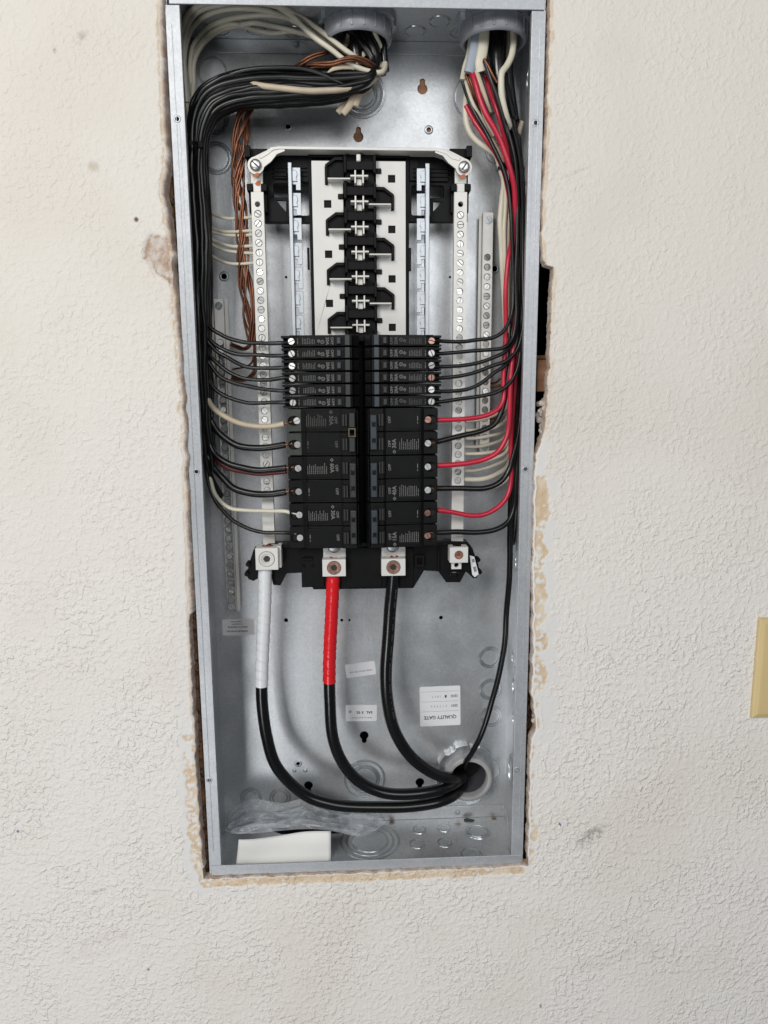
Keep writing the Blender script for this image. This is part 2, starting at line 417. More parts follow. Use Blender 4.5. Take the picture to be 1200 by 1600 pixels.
    bm = bmesh.new(); bm.from_mesh(me); bmesh.ops.recalc_face_normals(bm, faces=bm.faces[:]); bm.to_mesh(me); bm.free()
    me.shade_smooth(); me.set_sharp_from_angle(angle=R(50))
    # ---- material
    m, N_, L, p = newmat('textured_painted_plaster')
    tc = N_.new('ShaderNodeTexCoord')
    def math_(op, a, b=None, c_=None, clamp=False):
        n = N_.new('ShaderNodeMath'); n.operation = op; n.use_clamp = clamp
        for i, x in enumerate((a, b, c_)):
            if x is None: continue
            if isinstance(x, (int, float)): n.inputs[i].default_value = x
            else: L.new(x, n.inputs[i])
        return n.outputs[0]
    def nz(scale, detail=2, rough=.5, dist=0, off=(0, 0, 0)):
        mp = N_.new('ShaderNodeMapping'); mp.inputs['Location'].default_value = off; L.new(tc.outputs['Object'], mp.inputs[0])
        n = N_.new('ShaderNodeTexNoise'); n.inputs['Scale'].default_value = scale; n.inputs['Detail'].default_value = detail
        n.inputs['Roughness'].default_value = rough; n.inputs['Distortion'].default_value = dist; L.new(mp.outputs[0], n.inputs['Vector']); return n.outputs['Fac']
    def rng_(x, a, b, c_=0, d=1):
        n = N_.new('ShaderNodeMapRange'); n.interpolation_type = 'SMOOTHSTEP'; L.new(x, n.inputs[0])
        for i, v in enumerate((a, b, c_, d)): n.inputs[i+1].default_value = v
        return n.outputs[0]
    def mixc(f, a, b):
        n = N_.new('ShaderNodeMix'); n.data_type = 'RGBA'
        if isinstance(f, (int, float)): n.inputs[0].default_value = f
        else: L.new(f, n.inputs[0])
        for i, x in ((6, a), (7, b)):
            if isinstance(x, tuple): n.inputs[i].default_value = (*x, 1)
            else: L.new(x, n.inputs[i])
        return n.outputs[2]
    def at_(nm):
        a = N_.new('ShaderNodeAttribute'); a.attribute_name = nm; return a.outputs['Fac']
    sep = N_.new('ShaderNodeSeparateXYZ'); L.new(tc.outputs['Object'], sep.inputs[0]); ox, oz = sep.outputs[0], sep.outputs[2]
    # relief: flattened splatter, stronger and coarser lower down
    splat = rng_(nz(260, 1, .5, .25), .44, .72)
    splat2 = rng_(nz(155, 1.5, .45, .4, (3, 1, 2)), .47, .66)
    fine = nz(620, 2, .5)
    amount = rng_(oz, .75, .10, .40, 1.0)
    patchy = rng_(nz(14, 4), .36, .60, .5, 1)
    hgt = math_('ADD', math_('MULTIPLY', splat, .55), math_('MULTIPLY', splat2, .8))
    hgt = math_('MULTIPLY', math_('MULTIPLY', hgt, amount), patchy)
    ko = math_('SUBTRACT', 1, math_('MAXIMUM', math_('MULTIPLY', at_('comp'), .8), at_('torn')), clamp=True)
    hgt = math_('MULTIPLY', hgt, ko)
    hgt = math_('ADD', hgt, math_('MULTIPLY', fine, .14))
    hgt = math_('ADD', hgt, math_('MULTIPLY', math_('MULTIPLY', nz(700, 5, .7), at_('torn')), 1.6))
    bmp = N_.new('ShaderNodeBump'); bmp.inputs['Strength'].default_value = 1; bmp.inputs['Distance'].default_value = .00092; L.new(hgt, bmp.inputs['Height']); L.new(bmp.outputs[0], p.inputs['Normal'])
    # colour: warmer cream towards the top, paler and more neutral towards the bottom; grime and scuffs
    tone = rng_(oz, .15, .75)
    base_c = mixc(tone, (.790, .757, .718), (.770, .730, .668))
    warm = rng_(nz(5, 3), .45, .70, 0, .35); base_c = mixc(warm, base_c, (.66, .60, .52))
    pit = math_('MULTIPLY', rng_(nz(120, 2, .5, 1.0, (7, 0, 1)), .74, .80), .35); base_c = mixc(pit, base_c, (.42, .36, .29))
    col = mixc(math_('MULTIPLY', at_('comp'), .75), base_c, (.73, .725, .715))
    kr = mixc(rng_(nz(70, 4, .6), .35, .65), (.62, .47, .31), (.73, .62, .48))
    col = mixc(at_('kraft'), col, kr)
    gy = mixc(rng_(nz(90, 5, .6), .4, .62), (.56, .41, .31), (.76, .67, .60))
    col = mixc(at_('torn'), col, gy)
    def blob(px, py, rx, rz, ang, colr, strength, nsc=150, lo=.35, hi=.65):
        nonlocal col
        q = P(px, py, WY); dx = math_('SUBTRACT', ox, q.x); dz = math_('SUBTRACT', oz, q.z)
        ca, sa = math.cos(R(ang)), math.sin(R(ang))
        a = math_('DIVIDE', math_('ADD', math_('MULTIPLY', dx, ca), math_('MULTIPLY', dz, sa)), rx/1000)
        b = math_('DIVIDE', math_('SUBTRACT', math_('MULTIPLY', dz, ca), math_('MULTIPLY', dx, sa)), rz/1000)
        dd = math_('SQRT', math_('ADD', math_('MULTIPLY', a, a), math_('MULTIPLY', b, b)))
        f = rng_(dd, 1, .25)
        if nsc: f = math_('MULTIPLY', f, rng_(nz(nsc, 3, .6), lo, hi))
        col = mixc(math_('MULTIPLY', f, strength), col, colr)
    blob(925, 1305, 30, 12, 35, (.22, .21, .20), .75)
    blob(87, 80, 4, 4, 0, (.30, .22, .15), .8)
    blob(128, 58, 11, 6, 50, (.34, .27, .20), .55)
    blob(213, 343, 3.2, 3.6, 0, (.12, .07, .05), 1, 0)
    blob(146, 260, 8, 7, 0, (.50, .42, .32), .6, 0)
    blob(28, 1299, 2.6, 2.6, 0, (.14, .12, .30), .9, 0)
    blob(875, 1288, 1.5, 4.4, 30, (.10, .07, .30), .95, 0)
    blob(992, 1472, 1.1, 2.2, 30, (.06, .06, .10), .9, 0)
    blob(232, 1515, 2.6, 2.2, 0, (.32, .17, .08), .9, 0)
    blob(845, 1572, 2.5, 4, 0, (.35, .22, .12), .8, 0)
    blob(150, 1393, 22, 5, 12, (.45, .42, .38), .5)
    blob(898, 270, 20, 2.5, 20, (.42, .40, .37), .5)
    blob(955, 1030, 6, 6, 0, (.42, .38, .34), .6)
    blob(1075, 1391, 5, 1.6, 0, (.30, .26, .23), .8)
    blob(950, 1500, 120, 14, 8, (.60, .53, .50), .3, 40)
    blob(150, 1480, 60, 22, 20, (.62, .53, .50), .35, 40)
    L.new(col, p.inputs['Base Color']); p.inputs['Roughness'].default_value = .62
    me.materials.append(m)
    o = bpy.data.objects.new('wall', me); COL.objects.link(o); tag(o, 'cream painted textured plaster wall with a ragged cut-out round the panel', kind='structure')
    return o
build_wall()

# cavity behind the wall
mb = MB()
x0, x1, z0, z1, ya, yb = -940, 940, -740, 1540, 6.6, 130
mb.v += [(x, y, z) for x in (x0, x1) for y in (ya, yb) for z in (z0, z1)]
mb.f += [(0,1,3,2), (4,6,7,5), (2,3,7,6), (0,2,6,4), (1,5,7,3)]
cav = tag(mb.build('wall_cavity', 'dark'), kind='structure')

def timber(name, label, x0, x1, y0, y1, z0, z1, cat='stud', group=None):
    m = MB(); m.box(x0, x1, y0, y1, z0, z1); o = m.build(name, 'wood', bevel=1.5); return tag(o, label, cat, group)
timber('framing_stud', 'upright brown framing stud in the dark gap left of the panel', -228, -186, 16, 104, -200, 1100)
zt_, zb_ = Zm(850, 562, 18), Zm(850, 612, 18)
timber('framing_block', 'rough orange-brown wood block in the cut-out right of the panel', 187, 240, 18, 100, zb_, zt_, 'wood block')
timber('framing_batten', 'thin pale wooden batten lying on the wood block right of the panel', 187.5, 239, 24, 98, zt_+.3, zt_+5, 'wood block')
timber('framing_stud', 'upright brown framing stud in the dark gap at the panel\'s lower right', 187, 225, 24, 100, -200, Zm(850, 730, 24))
timber('backing_board', 'brown wooden backing board seen through the upper keyholes', -40, 110, 98, 116, Zm(660, 260, 98), Zm(660, 90, 98), 'board')

# ================================================================== enclosure
enc = thing('electrical_enclosure', 'tall open galvanised steel panel box recessed in the wall', 'electrical panel')
def keyhole(px, py, d, down=False):
    x, z = Xm(px, py, d), Zm(px, py, d); s_ = -1 if down else 1
    o = []
    R1, r2, off = 5.6, 3.0, 7.6
    a0 = math.asin(r2/R1)
    pts = []
    for i in range(17):
        a = math.pi/2+a0 + (2*math.pi-2*a0)*i/16; pts.append((R1*math.cos(a), R1*math.sin(a)))
    for i in range(9):
        a = 0 + math.pi*i/8; pts.append((r2*math.cos(a), off+r2*math.sin(a)))
    return [(x+a, z+s_*b) for a, b in pts]
t = 1.4
holes = [keyhole(560, 214, DD), keyhole(660, 139, DD), keyhole(569, 1149, DD, True), keyhole(482, 1227, DD, True), keyhole(656, 1222, DD, True)]
small = [(450,198,2.6),(670,203,2.6),(447,969,2.5),(689,965,2.4),(534,969,1.9),(546,969,1.5),(350,432,3.2),(773,420,3.2),(382,347,3.4),(466,1193,2.5),(447,433,1.4),(703,433,1.4),(386,70,2)]
for px, py, r in small: holes.append(circ(Xm(px, py, DD), Zm(px, py, DD), r, 16))
hb = (Xm(728, 1208, DD), Zm(728, 1208, DD))
holes.append(circ(*hb, 24, 32))
m = MB(); m.prism([(-W2+t, t), (W2-t, t), (W2-t, HH-t), (-W2+t, HH-t)], DD, DD+t, holes); m.build('back_panel', 'galv', enc)
m = MB(); m.box(-W2, -W2+t, 1.9, DD+t, 0, HH); m.build('side_wall', 'galv', enc)
m = MB(); m.box(W2-t, W2, 1.9, DD+t, 0, HH); m.build('side_wall', 'galv', enc)
m = MB(); m.box(-W2+t, W2-t, 1.9, DD-.01+t, 0, t); m.build('bottom_wall', 'galv', enc)
m = MB(); m.box(-W2+t, W2-t, 1.9, DD-.01+t, HH-t, HH); m.build('top_wall', 'galv', enc)
# front flanges with screw holes; the outer half sits a hair lower than the inner
def flange(name, x0, x1, z0, z1, hp, y=0.0, step=None):
    m = MB(); hs = [circ(Xm(a, b, 0), Zm(a, b, 0), 2.2, 16) for a, b in hp]
    m.prism([(x0, z0), (x1, z0), (x1, z1), (x0, z1)], y, y+1.8, hs)
    o = m.build(name, 'galv_flange', enc, bevel=.5)
    return o
flange('side_flange', -W2-.3, -W2+FL, 1.5, HH-FL-.2, [(277,186),(307,737),(327,1219)])
flange('side_flange', W2-FL, W2+.3, 1.5, HH-FL-.2, [(837,192),(821,733),(808,1203)])
flange('bottom_flange', -W2+2, W2-1, 0, FL-1, [], -1.3)
flange('top_flange', -W2+4, W2-1.5, HH-FL, HH, [], -1.3)
for s_ in (-1, 1):       # rolled lip returning into the box from each side flange, and ridge along the flange
    m = MB(); xx = s_*(W2-FL); m.box(min(xx, xx+s_*1.2), max(xx, xx+s_*1.2), 1.8, 6.5, FL, HH-FL); m.build('flange_lip', 'galv', enc)
    m = MB(); xx = s_*(W2-5.2); m.tube([(xx/1000, -.00002, .03), (xx/1000, -.00002, H-.03)], .42, 8); m.build('flange_crease', 'galv', enc, 60)
for px, py in [(277,186),(307,737),(327,1219),(837,192),(821,733),(808,1203)]:
    m = MB(); m.lathe((Xm(px, py, 0), 0, Zm(px, py, 0)), [(2.1, 1.6), (2.1, -.35), (2.6, -.5), (3.2, -.35), (3.5, .05)], 20); m.build('screw_hole_rim', 'zinc', enc, 40)
# folded flaps against the back
zb = Zm(740, 1259, DD-1.4); zt = Zm(640, 86, DD-1.4)
m = MB(); m.box(-W2+6, Xm(788, 1265, DD), DD-1.5, DD-.05, 1.5, zb); m.build('bottom_flap', 'galv', enc, bevel=.5)
m = MB(); m.box(-W2+6, W2-6, DD-1.5, DD-.05, zt, HH-1.5); m.build('top_flap', 'galv', enc, bevel=.5)
m = MB(); m.box(W2-t-1.2, W2-t-.02, DD-26, DD-.1, 1.5, Zm(800, 1262, 90)); m.build('corner_gusset', 'galv', enc, bevel=.4)
for px, py in ((715, 1269), (463, 70)):
    m = MB(); c0 = (Xm(px, py, DD-1.5), DD-1.6, Zm(px, py, DD-1.5)); m.lathe(c0, [(0, -1.2), (1.6, -1.3), (2.4, -.9), (2.6, -.1), (4, .05)], 18); m.build('rivet', 'zinc', enc, 50)
for px, py in ((460, 1204), (477, 1204)):
    m = MB(); c0 = (Xm(px, py, DD), DD, Zm(px, py, DD)); m.lathe(c0, [(0, -1.4), (1.4, -1.2), (2.3, -.3), (2.8, .05)], 18); m.build('dimple', 'zinc', enc, 60)
for px, py, r in small[:2] + small[6:8] + small[9:10]:
    m = MB(); m.lathe((Xm(px, py, DD), DD, Zm(px, py, DD)), [(r, 1.2), (r, -.7), (r+.7, -.9), (r+1.7, -.5), (r+2.4, .05)], 20); m.build('hole_rim', 'zinc', enc, 45)
# knockouts: stamped discs, single or nested, each with a tab
def knockout(c0, radii, axis, sgn, n=40):
    m = MB(); pr = []
    for R_ in sorted(radii, reverse=True):
        pr += [(R_+1.1, -.02*sgn), (R_+.6, 1.0*sgn), (R_+.1, 1.0*sgn), (R_-.15, .1*sgn), (R_-.75, .08*sgn), (R_-.95, .8*sgn), (R_-1.7, .85*sgn)]
    pr.append((0, .7*sgn)); m.lathe(c0, pr, n, axis)
    o = m.build('knockout', 'stamp', enc, 35); o.data.materials.append(MAT['galv'])
    mids = []
    for q in o.data.polygons:
        row = q.index//n
        if row % 7 == 6: q.material_index = 1
    return o
def ko_back(px, py, *rad): knockout((Xm(px, py, DD), DD, Zm(px, py, DD)), [r for r in rad], 'y', -1)
for px, py, rad in ((332,113,(15,)),(334,187,(13,16)),(338,247,(13.5,16.5)),(565,146,(14,19,25)),(745,152,(25,)),(765,1027,(11,13.5)),(766,1077,(11,13.5)),(767,1119,(11,13.5)),
                    (570,1217,(16,19,25.5)),(392,1246,(9.5,13)),(438,1246,(9.5,13)),(822-48,240,(10,))):
    ko_back(px, py, *rad)
def on_floor(px, py, z=t):
    r = ray(px, py); k = (z/1000-CZ)/r.z; q = Vector((CX, CY, CZ))+r*k; return q.x*1000, q.y*1000
for px, py, rad in ((578,1314,(22,29,36)),(655,1297,(8,)),(694,1294,(8,)),(652,1319,(8.6,)),(695,1317,(8.6,)),(746,1300,(11,14.5)),(736,1336,(12,)),(440,1330,(9,)),(395,1318,(9,))):
    x, y = on_floor(px, py); y = max(y, 5+max(rad)); knockout((x, y, t), rad, 'z', 1)
for px, py, rad in ((649,48,(10.5,)),(687,33,(10.5,)),(719,50,(10.5,)),(463,50,(12,)),(400,46,(10,)),(340,45,(12,))):
    x, y = on_floor(px, py, HH-t); knockout((x, y, HH-t), rad, 'z', -1)
for py, y_, rad in ((120,45,(17,)),(210,40,(13,)),(270,55,(10,12)),(990,35,(9,)),(1030,60,(9,)),(1075,50,(10,12)),(1125,45,(10,12)),(1210,50,(20,24)),(880,50,(12,))):
    knockout((W2-t, y_, Zm(800, py, y_)), rad, 'x', -1)
    if py in (1075, 270): knockout((-W2+t, y_, Zm(300, py, y_)), rad, 'x', 1)
# stickers (upside down, as the box hangs inverted)
def sticker(px0, py0, px1, py1, rot, m_, lines, r=1.6):
    cx_, cz_ = (Xm(px0, py0, DD)+Xm(px1, py1, DD))/2, (Zm(px0, py0, DD)+Zm(px1, py1, DD))/2
    wd, ht = abs(Xm(px1, py1, DD)-Xm(px0, py0, DD)), abs(Zm(px0, py0, DD)-Zm(px1, py1, DD))
    def turn(a, b_): cs, sn = math.cos(R(rot)), math.sin(R(rot)); return cx_+a*cs-b_*sn, cz_+a*sn+b_*cs
    m = MB(); m.prism([turn(a, b_) for a, b_ in rrect(-wd/2, wd/2, -ht/2, ht/2, r)], DD-.16, DD-.02)
    st = m.build('sticker', m_, enc)
    for ln in lines:
        kind = ln[0]
        q = MB()
        if kind == 't':
            _, txt, u, v, size, ink, sp, bold, al = ln
            x, z = turn(u*wd, v*ht); add_text(q, txt, size, rot+180, x, z, DD-.22, spacing=sp, bold=bold, align=al)
            q.build('lettering', ink, st)
        else:
            _, v = ln; a = turn(-wd*.46, v*ht); b_ = turn(wd*.46, v*ht)
            q.prism([(a[0], a[1]-.15), (b_[0], b_[1]-.15), (b_[0], b_[1]+.15), (a[0], a[1]+.15)], DD-.24, DD-.2); q.build('ruled_line', 'ink_grey', st)
    return st
sticker(656, 1073, 719, 1133, 1, 'sticker', [('l', .37), ('l', .12), ('l', -.13),
    ('t', 'QUALITY GATE', 0, -.28, 6.3, 'ink', .93, .12, 'CENTER'), ('t', 'QG1', .35, .0, 4.4, 'ink', .95, .1, 'CENTER'), ('t', 'QG2', .35, .245, 4.4, 'ink', .95, .1, 'CENTER'),
    ('t', '2 1 7 4 3 k', -.03, .0, 4.1, 'ink_grey', 1.15, 0, 'CENTER'), ('t', '1 8 5 7', -.08, .245, 4.2, 'ink_grey', 1.0, 0, 'CENTER'), ('t', '8', .14, .245, 5, 'ink', 1, .25, 'CENTER')])
sticker(540, 1102, 589, 1126, -1, 'sticker', [('t', 'SAL  5 02', .1, .04, 4.4, 'ink', 1.15, .18, 'CENTER'), ('t', '@', -.36, .08, 4.0, 'ink_grey', 1, .1, 'CENTER'), ('t', 'Hall.Line Joint/Ward I', .0, -.29, 2.9, 'ink', 1.05, 0, 'CENTER')])
sticker(540, 1036, 587, 1056, 7, 'sticker', [('t', 'INSPECTED BY NR 12LR', 0, -.12, 2.7, 'ink', 1.0, 0, 'CENTER')])
sticker(347, 968, 398, 992, 0, 'sticker_foil', [('t', 'ASSEMBLED BOXES FILL', -.04, -.24, 2.4, 'ink', 1.05, .08, 'CENTER'), ('t', 'MADE P/L F FRAME 08', -.02, .02, 2.4, 'ink', 1.05, .08, 'CENTER'), ('t', '7 LOCKNUTS .', -.04, .2, 2.2, 'ink', 1.0, .05, 'CENTER'), ('t', 'ALLENTOWN', -.06, .36, 2.2, 'ink', 1.0, .05, 'CENTER')])
rebase(enc)

# ================================================================== ground bars
def screw_mesh(r, m_='screw', cross=False, slot=.9):
    """slotted head: two half discs over a sunk floor, axis along y, head towards -y"""
    m = MB(); n = 9
    for s_ in (1, -1):
        a0 = math.asin(min(.9, slot/2/r)); pts = []
        for i in range(n+1):
            a = a0+(math.pi-2*a0)*i/n; pts.append((r*math.cos(a), s_*r*math.sin(a)))
        m.prism(pts, 0, 1.9)
        m.prism([(p[0]*.82, p[1]*.82+s_*.02) for p in pts], -.28, 0)
    m.prism(circ(0, 0, r*.98, 16), 1.5, 2.4)
    if cross:
        m.box(-slot/2, slot/2, .2, .72, -r*.7, r*.7)
    return m.mesh('screw', m_)
SCREW = screw_mesh(3.15, slot=1.35)
SCREW_BIG = screw_mesh(4.2, 'zinc')
def place_screw(me, x, y, z, ang, parent, name='screw'):
    o = link(name, me, parent); o.location = (x/1000, y/1000, z/1000); o.rotation_euler = (R(random.uniform(-8, 8)), ang, R(random.uniform(-8, 8))); return o
def bar(parent, name, x0, x1, ztop, zbot, yf, thick, screws, m_='tin', hole=3.9, extra=()):
    xc = (x0+x1)/2
    holes = [circ(xc, z, hole, 14) for z in screws] + [circ(xc, z, r, 16) for z, r in extra]
    m = MB(); m.prism([(x0, zbot), (x1, zbot), (x1, ztop), (x0, ztop)], yf, yf+thick, holes)
    o = m.build(name, m_, parent)
    for z in screws: place_screw(SCREW, xc+random.uniform(-.2, .2), yf+random.uniform(-.6, .9), z, random.uniform(0, math.pi), parent)
    return o
def zs(px, py0, py1, n, d): a, b_ = Zm(px, py0, d), Zm(px, py1, d); return [a+(b_-a)*i/(n-1) for i in range(n)]
gl = thing('ground_bar', 'long steel ground bar low on the left, beside the black wire bundle', 'ground bar', 'ground bars screwed to the box back')
yg = 82
xa, xb = Xm(355.5, 950, yg), Xm(369, 950, yg)
zz = zs(350, 535, 938, 29, yg)
bar(gl, 'bar', xa, xb, Zm(343, 467, yg), Zm(362, 957, yg), yg, 7, zz, 'gbar')
m = MB(); m.box(xb+.5, xb+4.2, yg+5.5, yg+7, Zm(362, 957, yg), Zm(343, 467, yg)); m.build('bar_foot', 'tin', gl)
place_screw(SCREW_BIG, (xa+xb)/2, yg-1.2, Zm(343, 478, yg), 2.2, gl, 'mounting_screw')
place_screw(SCREW_BIG, (xa+xb)/2, yg-1.2, Zm(363, 948, yg), 1.0, gl, 'mounting_screw')
m = MB(); m.box((xa+xb)/2-4, (xa+xb)/2+4, yg+7, DD, Zm(343, 486, yg), Zm(343, 470, yg)); m.box((xa+xb)/2-4, (xa+xb)/2+4, yg+7, DD, Zm(363, 955, yg), Zm(363, 940, yg)); m.build('standoff', 'tin', gl)
rebase(gl)
gr = thing('ground_bar', 'shorter steel ground bar on the right, behind the red wires', 'ground bar', 'ground bars screwed to the box back')
xa, xb = Xm(754, 400, yg), Xm(769.5, 400, yg)
bar(gr, 'bar', xa, xb, Zm(762, 332, yg), Zm(754, 706, yg), yg, 7, zs(760, 402, 683, 20, yg), 'gbar')
m = MB(); m.box(xa-3.6, xa-.4, yg+5.5, yg+7, Zm(754, 700, yg), Zm(762, 336, yg)); m.build('bar_foot', 'tin', gr)
place_screw(SCREW_BIG, (xa+xb)/2, yg-1.2, Zm(762, 344, yg), .9, gr, 'mounting_screw')
place_screw(SCREW_BIG, (xa+xb)/2, yg-1.2, Zm(755, 699, yg), 2.0, gr, 'mounting_screw')
m = MB(); m.box((xa+xb)/2-4, (xa+xb)/2+4, yg+7, DD, Zm(762, 350, yg), Zm(762, 336, yg)); m.build('standoff', 'tin', gr)
rebase(gr)

# ================================================================== bus assembly
bus = thing('bus_assembly', 'black plastic bus frame with bright bus bars, rails, neutral bars and lugs', 'bus assembly')
YF = 58   # plastic frame front
def vx(px, py, d): return Xm(px, py, d)
XL0, XL1 = vx(483, 300, YF), vx(489, 300, YF)
XR0, XR1 = vx(633.5, 300, YF), vx(638.5, 300, YF)
ZT = Zm(560, 238, YF); ZBk = Zm(560, 523, YF)
Zlow = Zm(560, 857, 45)
# centre frame with side openings where the box back shows
outer = [(vx(399,252,YF), Zm(560,238,YF)), (vx(722,252,YF), Zm(560,238,YF)), (vx(731,300,YF), Zm(560,262,YF)), (vx(731,300,YF), Zm(560,346,YF)), (XR1, Zm(560,346,YF)),
         (XR1, Zlow), (XL0, Zlow), (XL0, Zm(560,348,YF)), (vx(412,300,YF), Zm(560,348,YF)), (vx(405,300,YF), Zm(560,300,YF)), (vx(394,250,YF), Zm(560,262,YF))]
def rct(a, b, c_, d_, d=YF, r=2.0): return rrect(vx(a, 300, d), vx(b, 300, d), Zm(560, d_, d), Zm(560, c_, d), r, 3)
hl1 = rct(427, 483, 288, 337); hr1 = rct(643, 695, 289, 337)
tl = polyP([(431, 314), (447, 314), (447, 333)], YF); tr = polyP([(675, 315), (692, 315), (675, 332)], YF)
# split into simple pieces: top cross band, bottom cross bands, centre strip
m = MB()
m.prism(outer, YF, YF+9, [rct(427.5, 483, 287, 337), rct(643, 694, 289, 336)])
m.build('plastic_frame', 'black', bus, bevel=.5)
m = MB()   # corner gussets filling part of the side openings
m.prism(polyP([(419, 308), (452, 308), (452, 346), (440, 346), (419, 346)], YF-1), YF-1, YF+3, [polyP([(432, 313), (447, 313), (447, 331)], YF-1)])
m.build('frame_gusset', 'black', bus, bevel=.4); m = MB()
m.prism(polyP([(672, 309), (708, 309), (708, 347), (672, 347)], YF-1), YF-1, YF+3, [polyP([(677, 315), (691, 315), (677, 330)], YF-1)])
m.build('frame_gusset', 'black', bus, bevel=.4)
m = MB()   # raised rims along the centre strip, top rail and the small side clips
m.box(XL0-.2, XL1, YF-3, YF-.02, Zlow, ZT-6); m.box(XR0, XR1+.2, YF-3, YF-.02, Zlow, ZT-6)
m.box(XL0-.2, XR1+.2, YF-6, YF-.02, ZT-7, ZT-1)
m.box(vx(482,470,YF), vx(486,470,YF)-.5, YF-4, YF-.05, Zm(560, 422, YF), Zm(560, 388, YF)); m.box(vx(638,400,YF), vx(642,400,YF), YF-4, YF-.05, Zm(560, 424, YF), Zm(560, 388, YF))
m.build('frame_rim', 'black', bus, bevel=.4)
# moulded ribs of the upper corners
m = MB()
for a, b_, c_, d_ in ((428, 448, 262, 280), (456, 482, 250, 285), (640, 654, 250, 282), (672, 700, 262, 283)):
    m = MB(); m.box(vx(a,270,YF-2), vx(b_,270,YF-2), YF-3, YF-.03, Zm(560, d_, YF-2), Zm(560, c_, YF-2)); m.build('corner_rib', 'black', bus, bevel=.3)
for y_ in (262, 268, 275):
    for a, b_ in ((425, 480), (645, 703)): m = MB(); m.box(vx(a,270,YF-4), vx(b_,270,YF-4), YF-4.5, YF-3.1, Zm(560, y_+1.4, YF-4), Zm(560, y_, YF-4)); m.build('corner_rib', 'black', bus, bevel=.3)
# --- stabs and centre spine
rows = [275.2, 314.8, 354.6, 393.8, 432.6, 470.6, 508.2]
YB = 36
zr = [Zm(562, y, YB) for y in rows]
pitch = (zr[0]-zr[-1])/6
zr = [zr[0]-pitch*i for i in range(7)]
xc = vx(562.5, 390, YB); YP = 50
def sx(px, d=YB): return vx(px, 390, d)
m = MB(); m.box(sx(541, YP), sx(586, YP), YP+1, YF, ZBk-2, ZT-3)
m.build('centre_spine', 'black', bus, bevel=.4)
for i in range(8):     # barrier ribs between stabs
    zc = zr[0]+pitch*.5-pitch*i
    m = MB(); m.box(sx(541, YP)+1, sx(586, YP)-1, YP-7, YP+1, zc-pitch*.17, zc+pitch*.17)
    m.box(sx(539, YP), sx(543, YP), YP-9, YP+1, zc-pitch*.30, zc+pitch*.36); m.box(sx(584, YP), sx(588, YP), YP-9, YP+1, zc-pitch*.30, zc+pitch*.36)
    m.build('stab_barrier', 'black', bus, bevel=.5)
m = MB(); m.box(sx(558.5, 40), sx(565.5, 40), 40, 46, Zm(562, 252, 40), Zm(562, 240, 40)); m.build('centre_tab', 'tin', bus, bevel=1.2)
for i, z in enumerate(zr):
    lf = i % 2 == 0
    m = MB()
    if lf: m.box(sx(514), sx(549), YB, YB+16, z-.9-2.2, z+.7-2.2)
    else: m.box(sx(577), sx(611.5), YB, YB+16, z-.9-2.2, z+.7-2.2)
    m.build('bus_stab', 'tin', bus, bevel=.4)
    m = MB(); m.box(sx(549), sx(576.5), YB-.5, YB+13, z-.6, z+1.3); m.build('bus_crosspiece', 'tin', bus, bevel=.4)
    m = MB()
    for xx in (556.5, 568.5): m.box(sx(xx)-.85, sx(xx)+.85, YB-1.2, YB+12, z-7.2, z+5.6)
    m.box(sx(558.5), sx(566.5), YB+5, YB+14, z-7.6, z-1.2)
    m.build('bus_clip', 'tin', bus, bevel=.35)
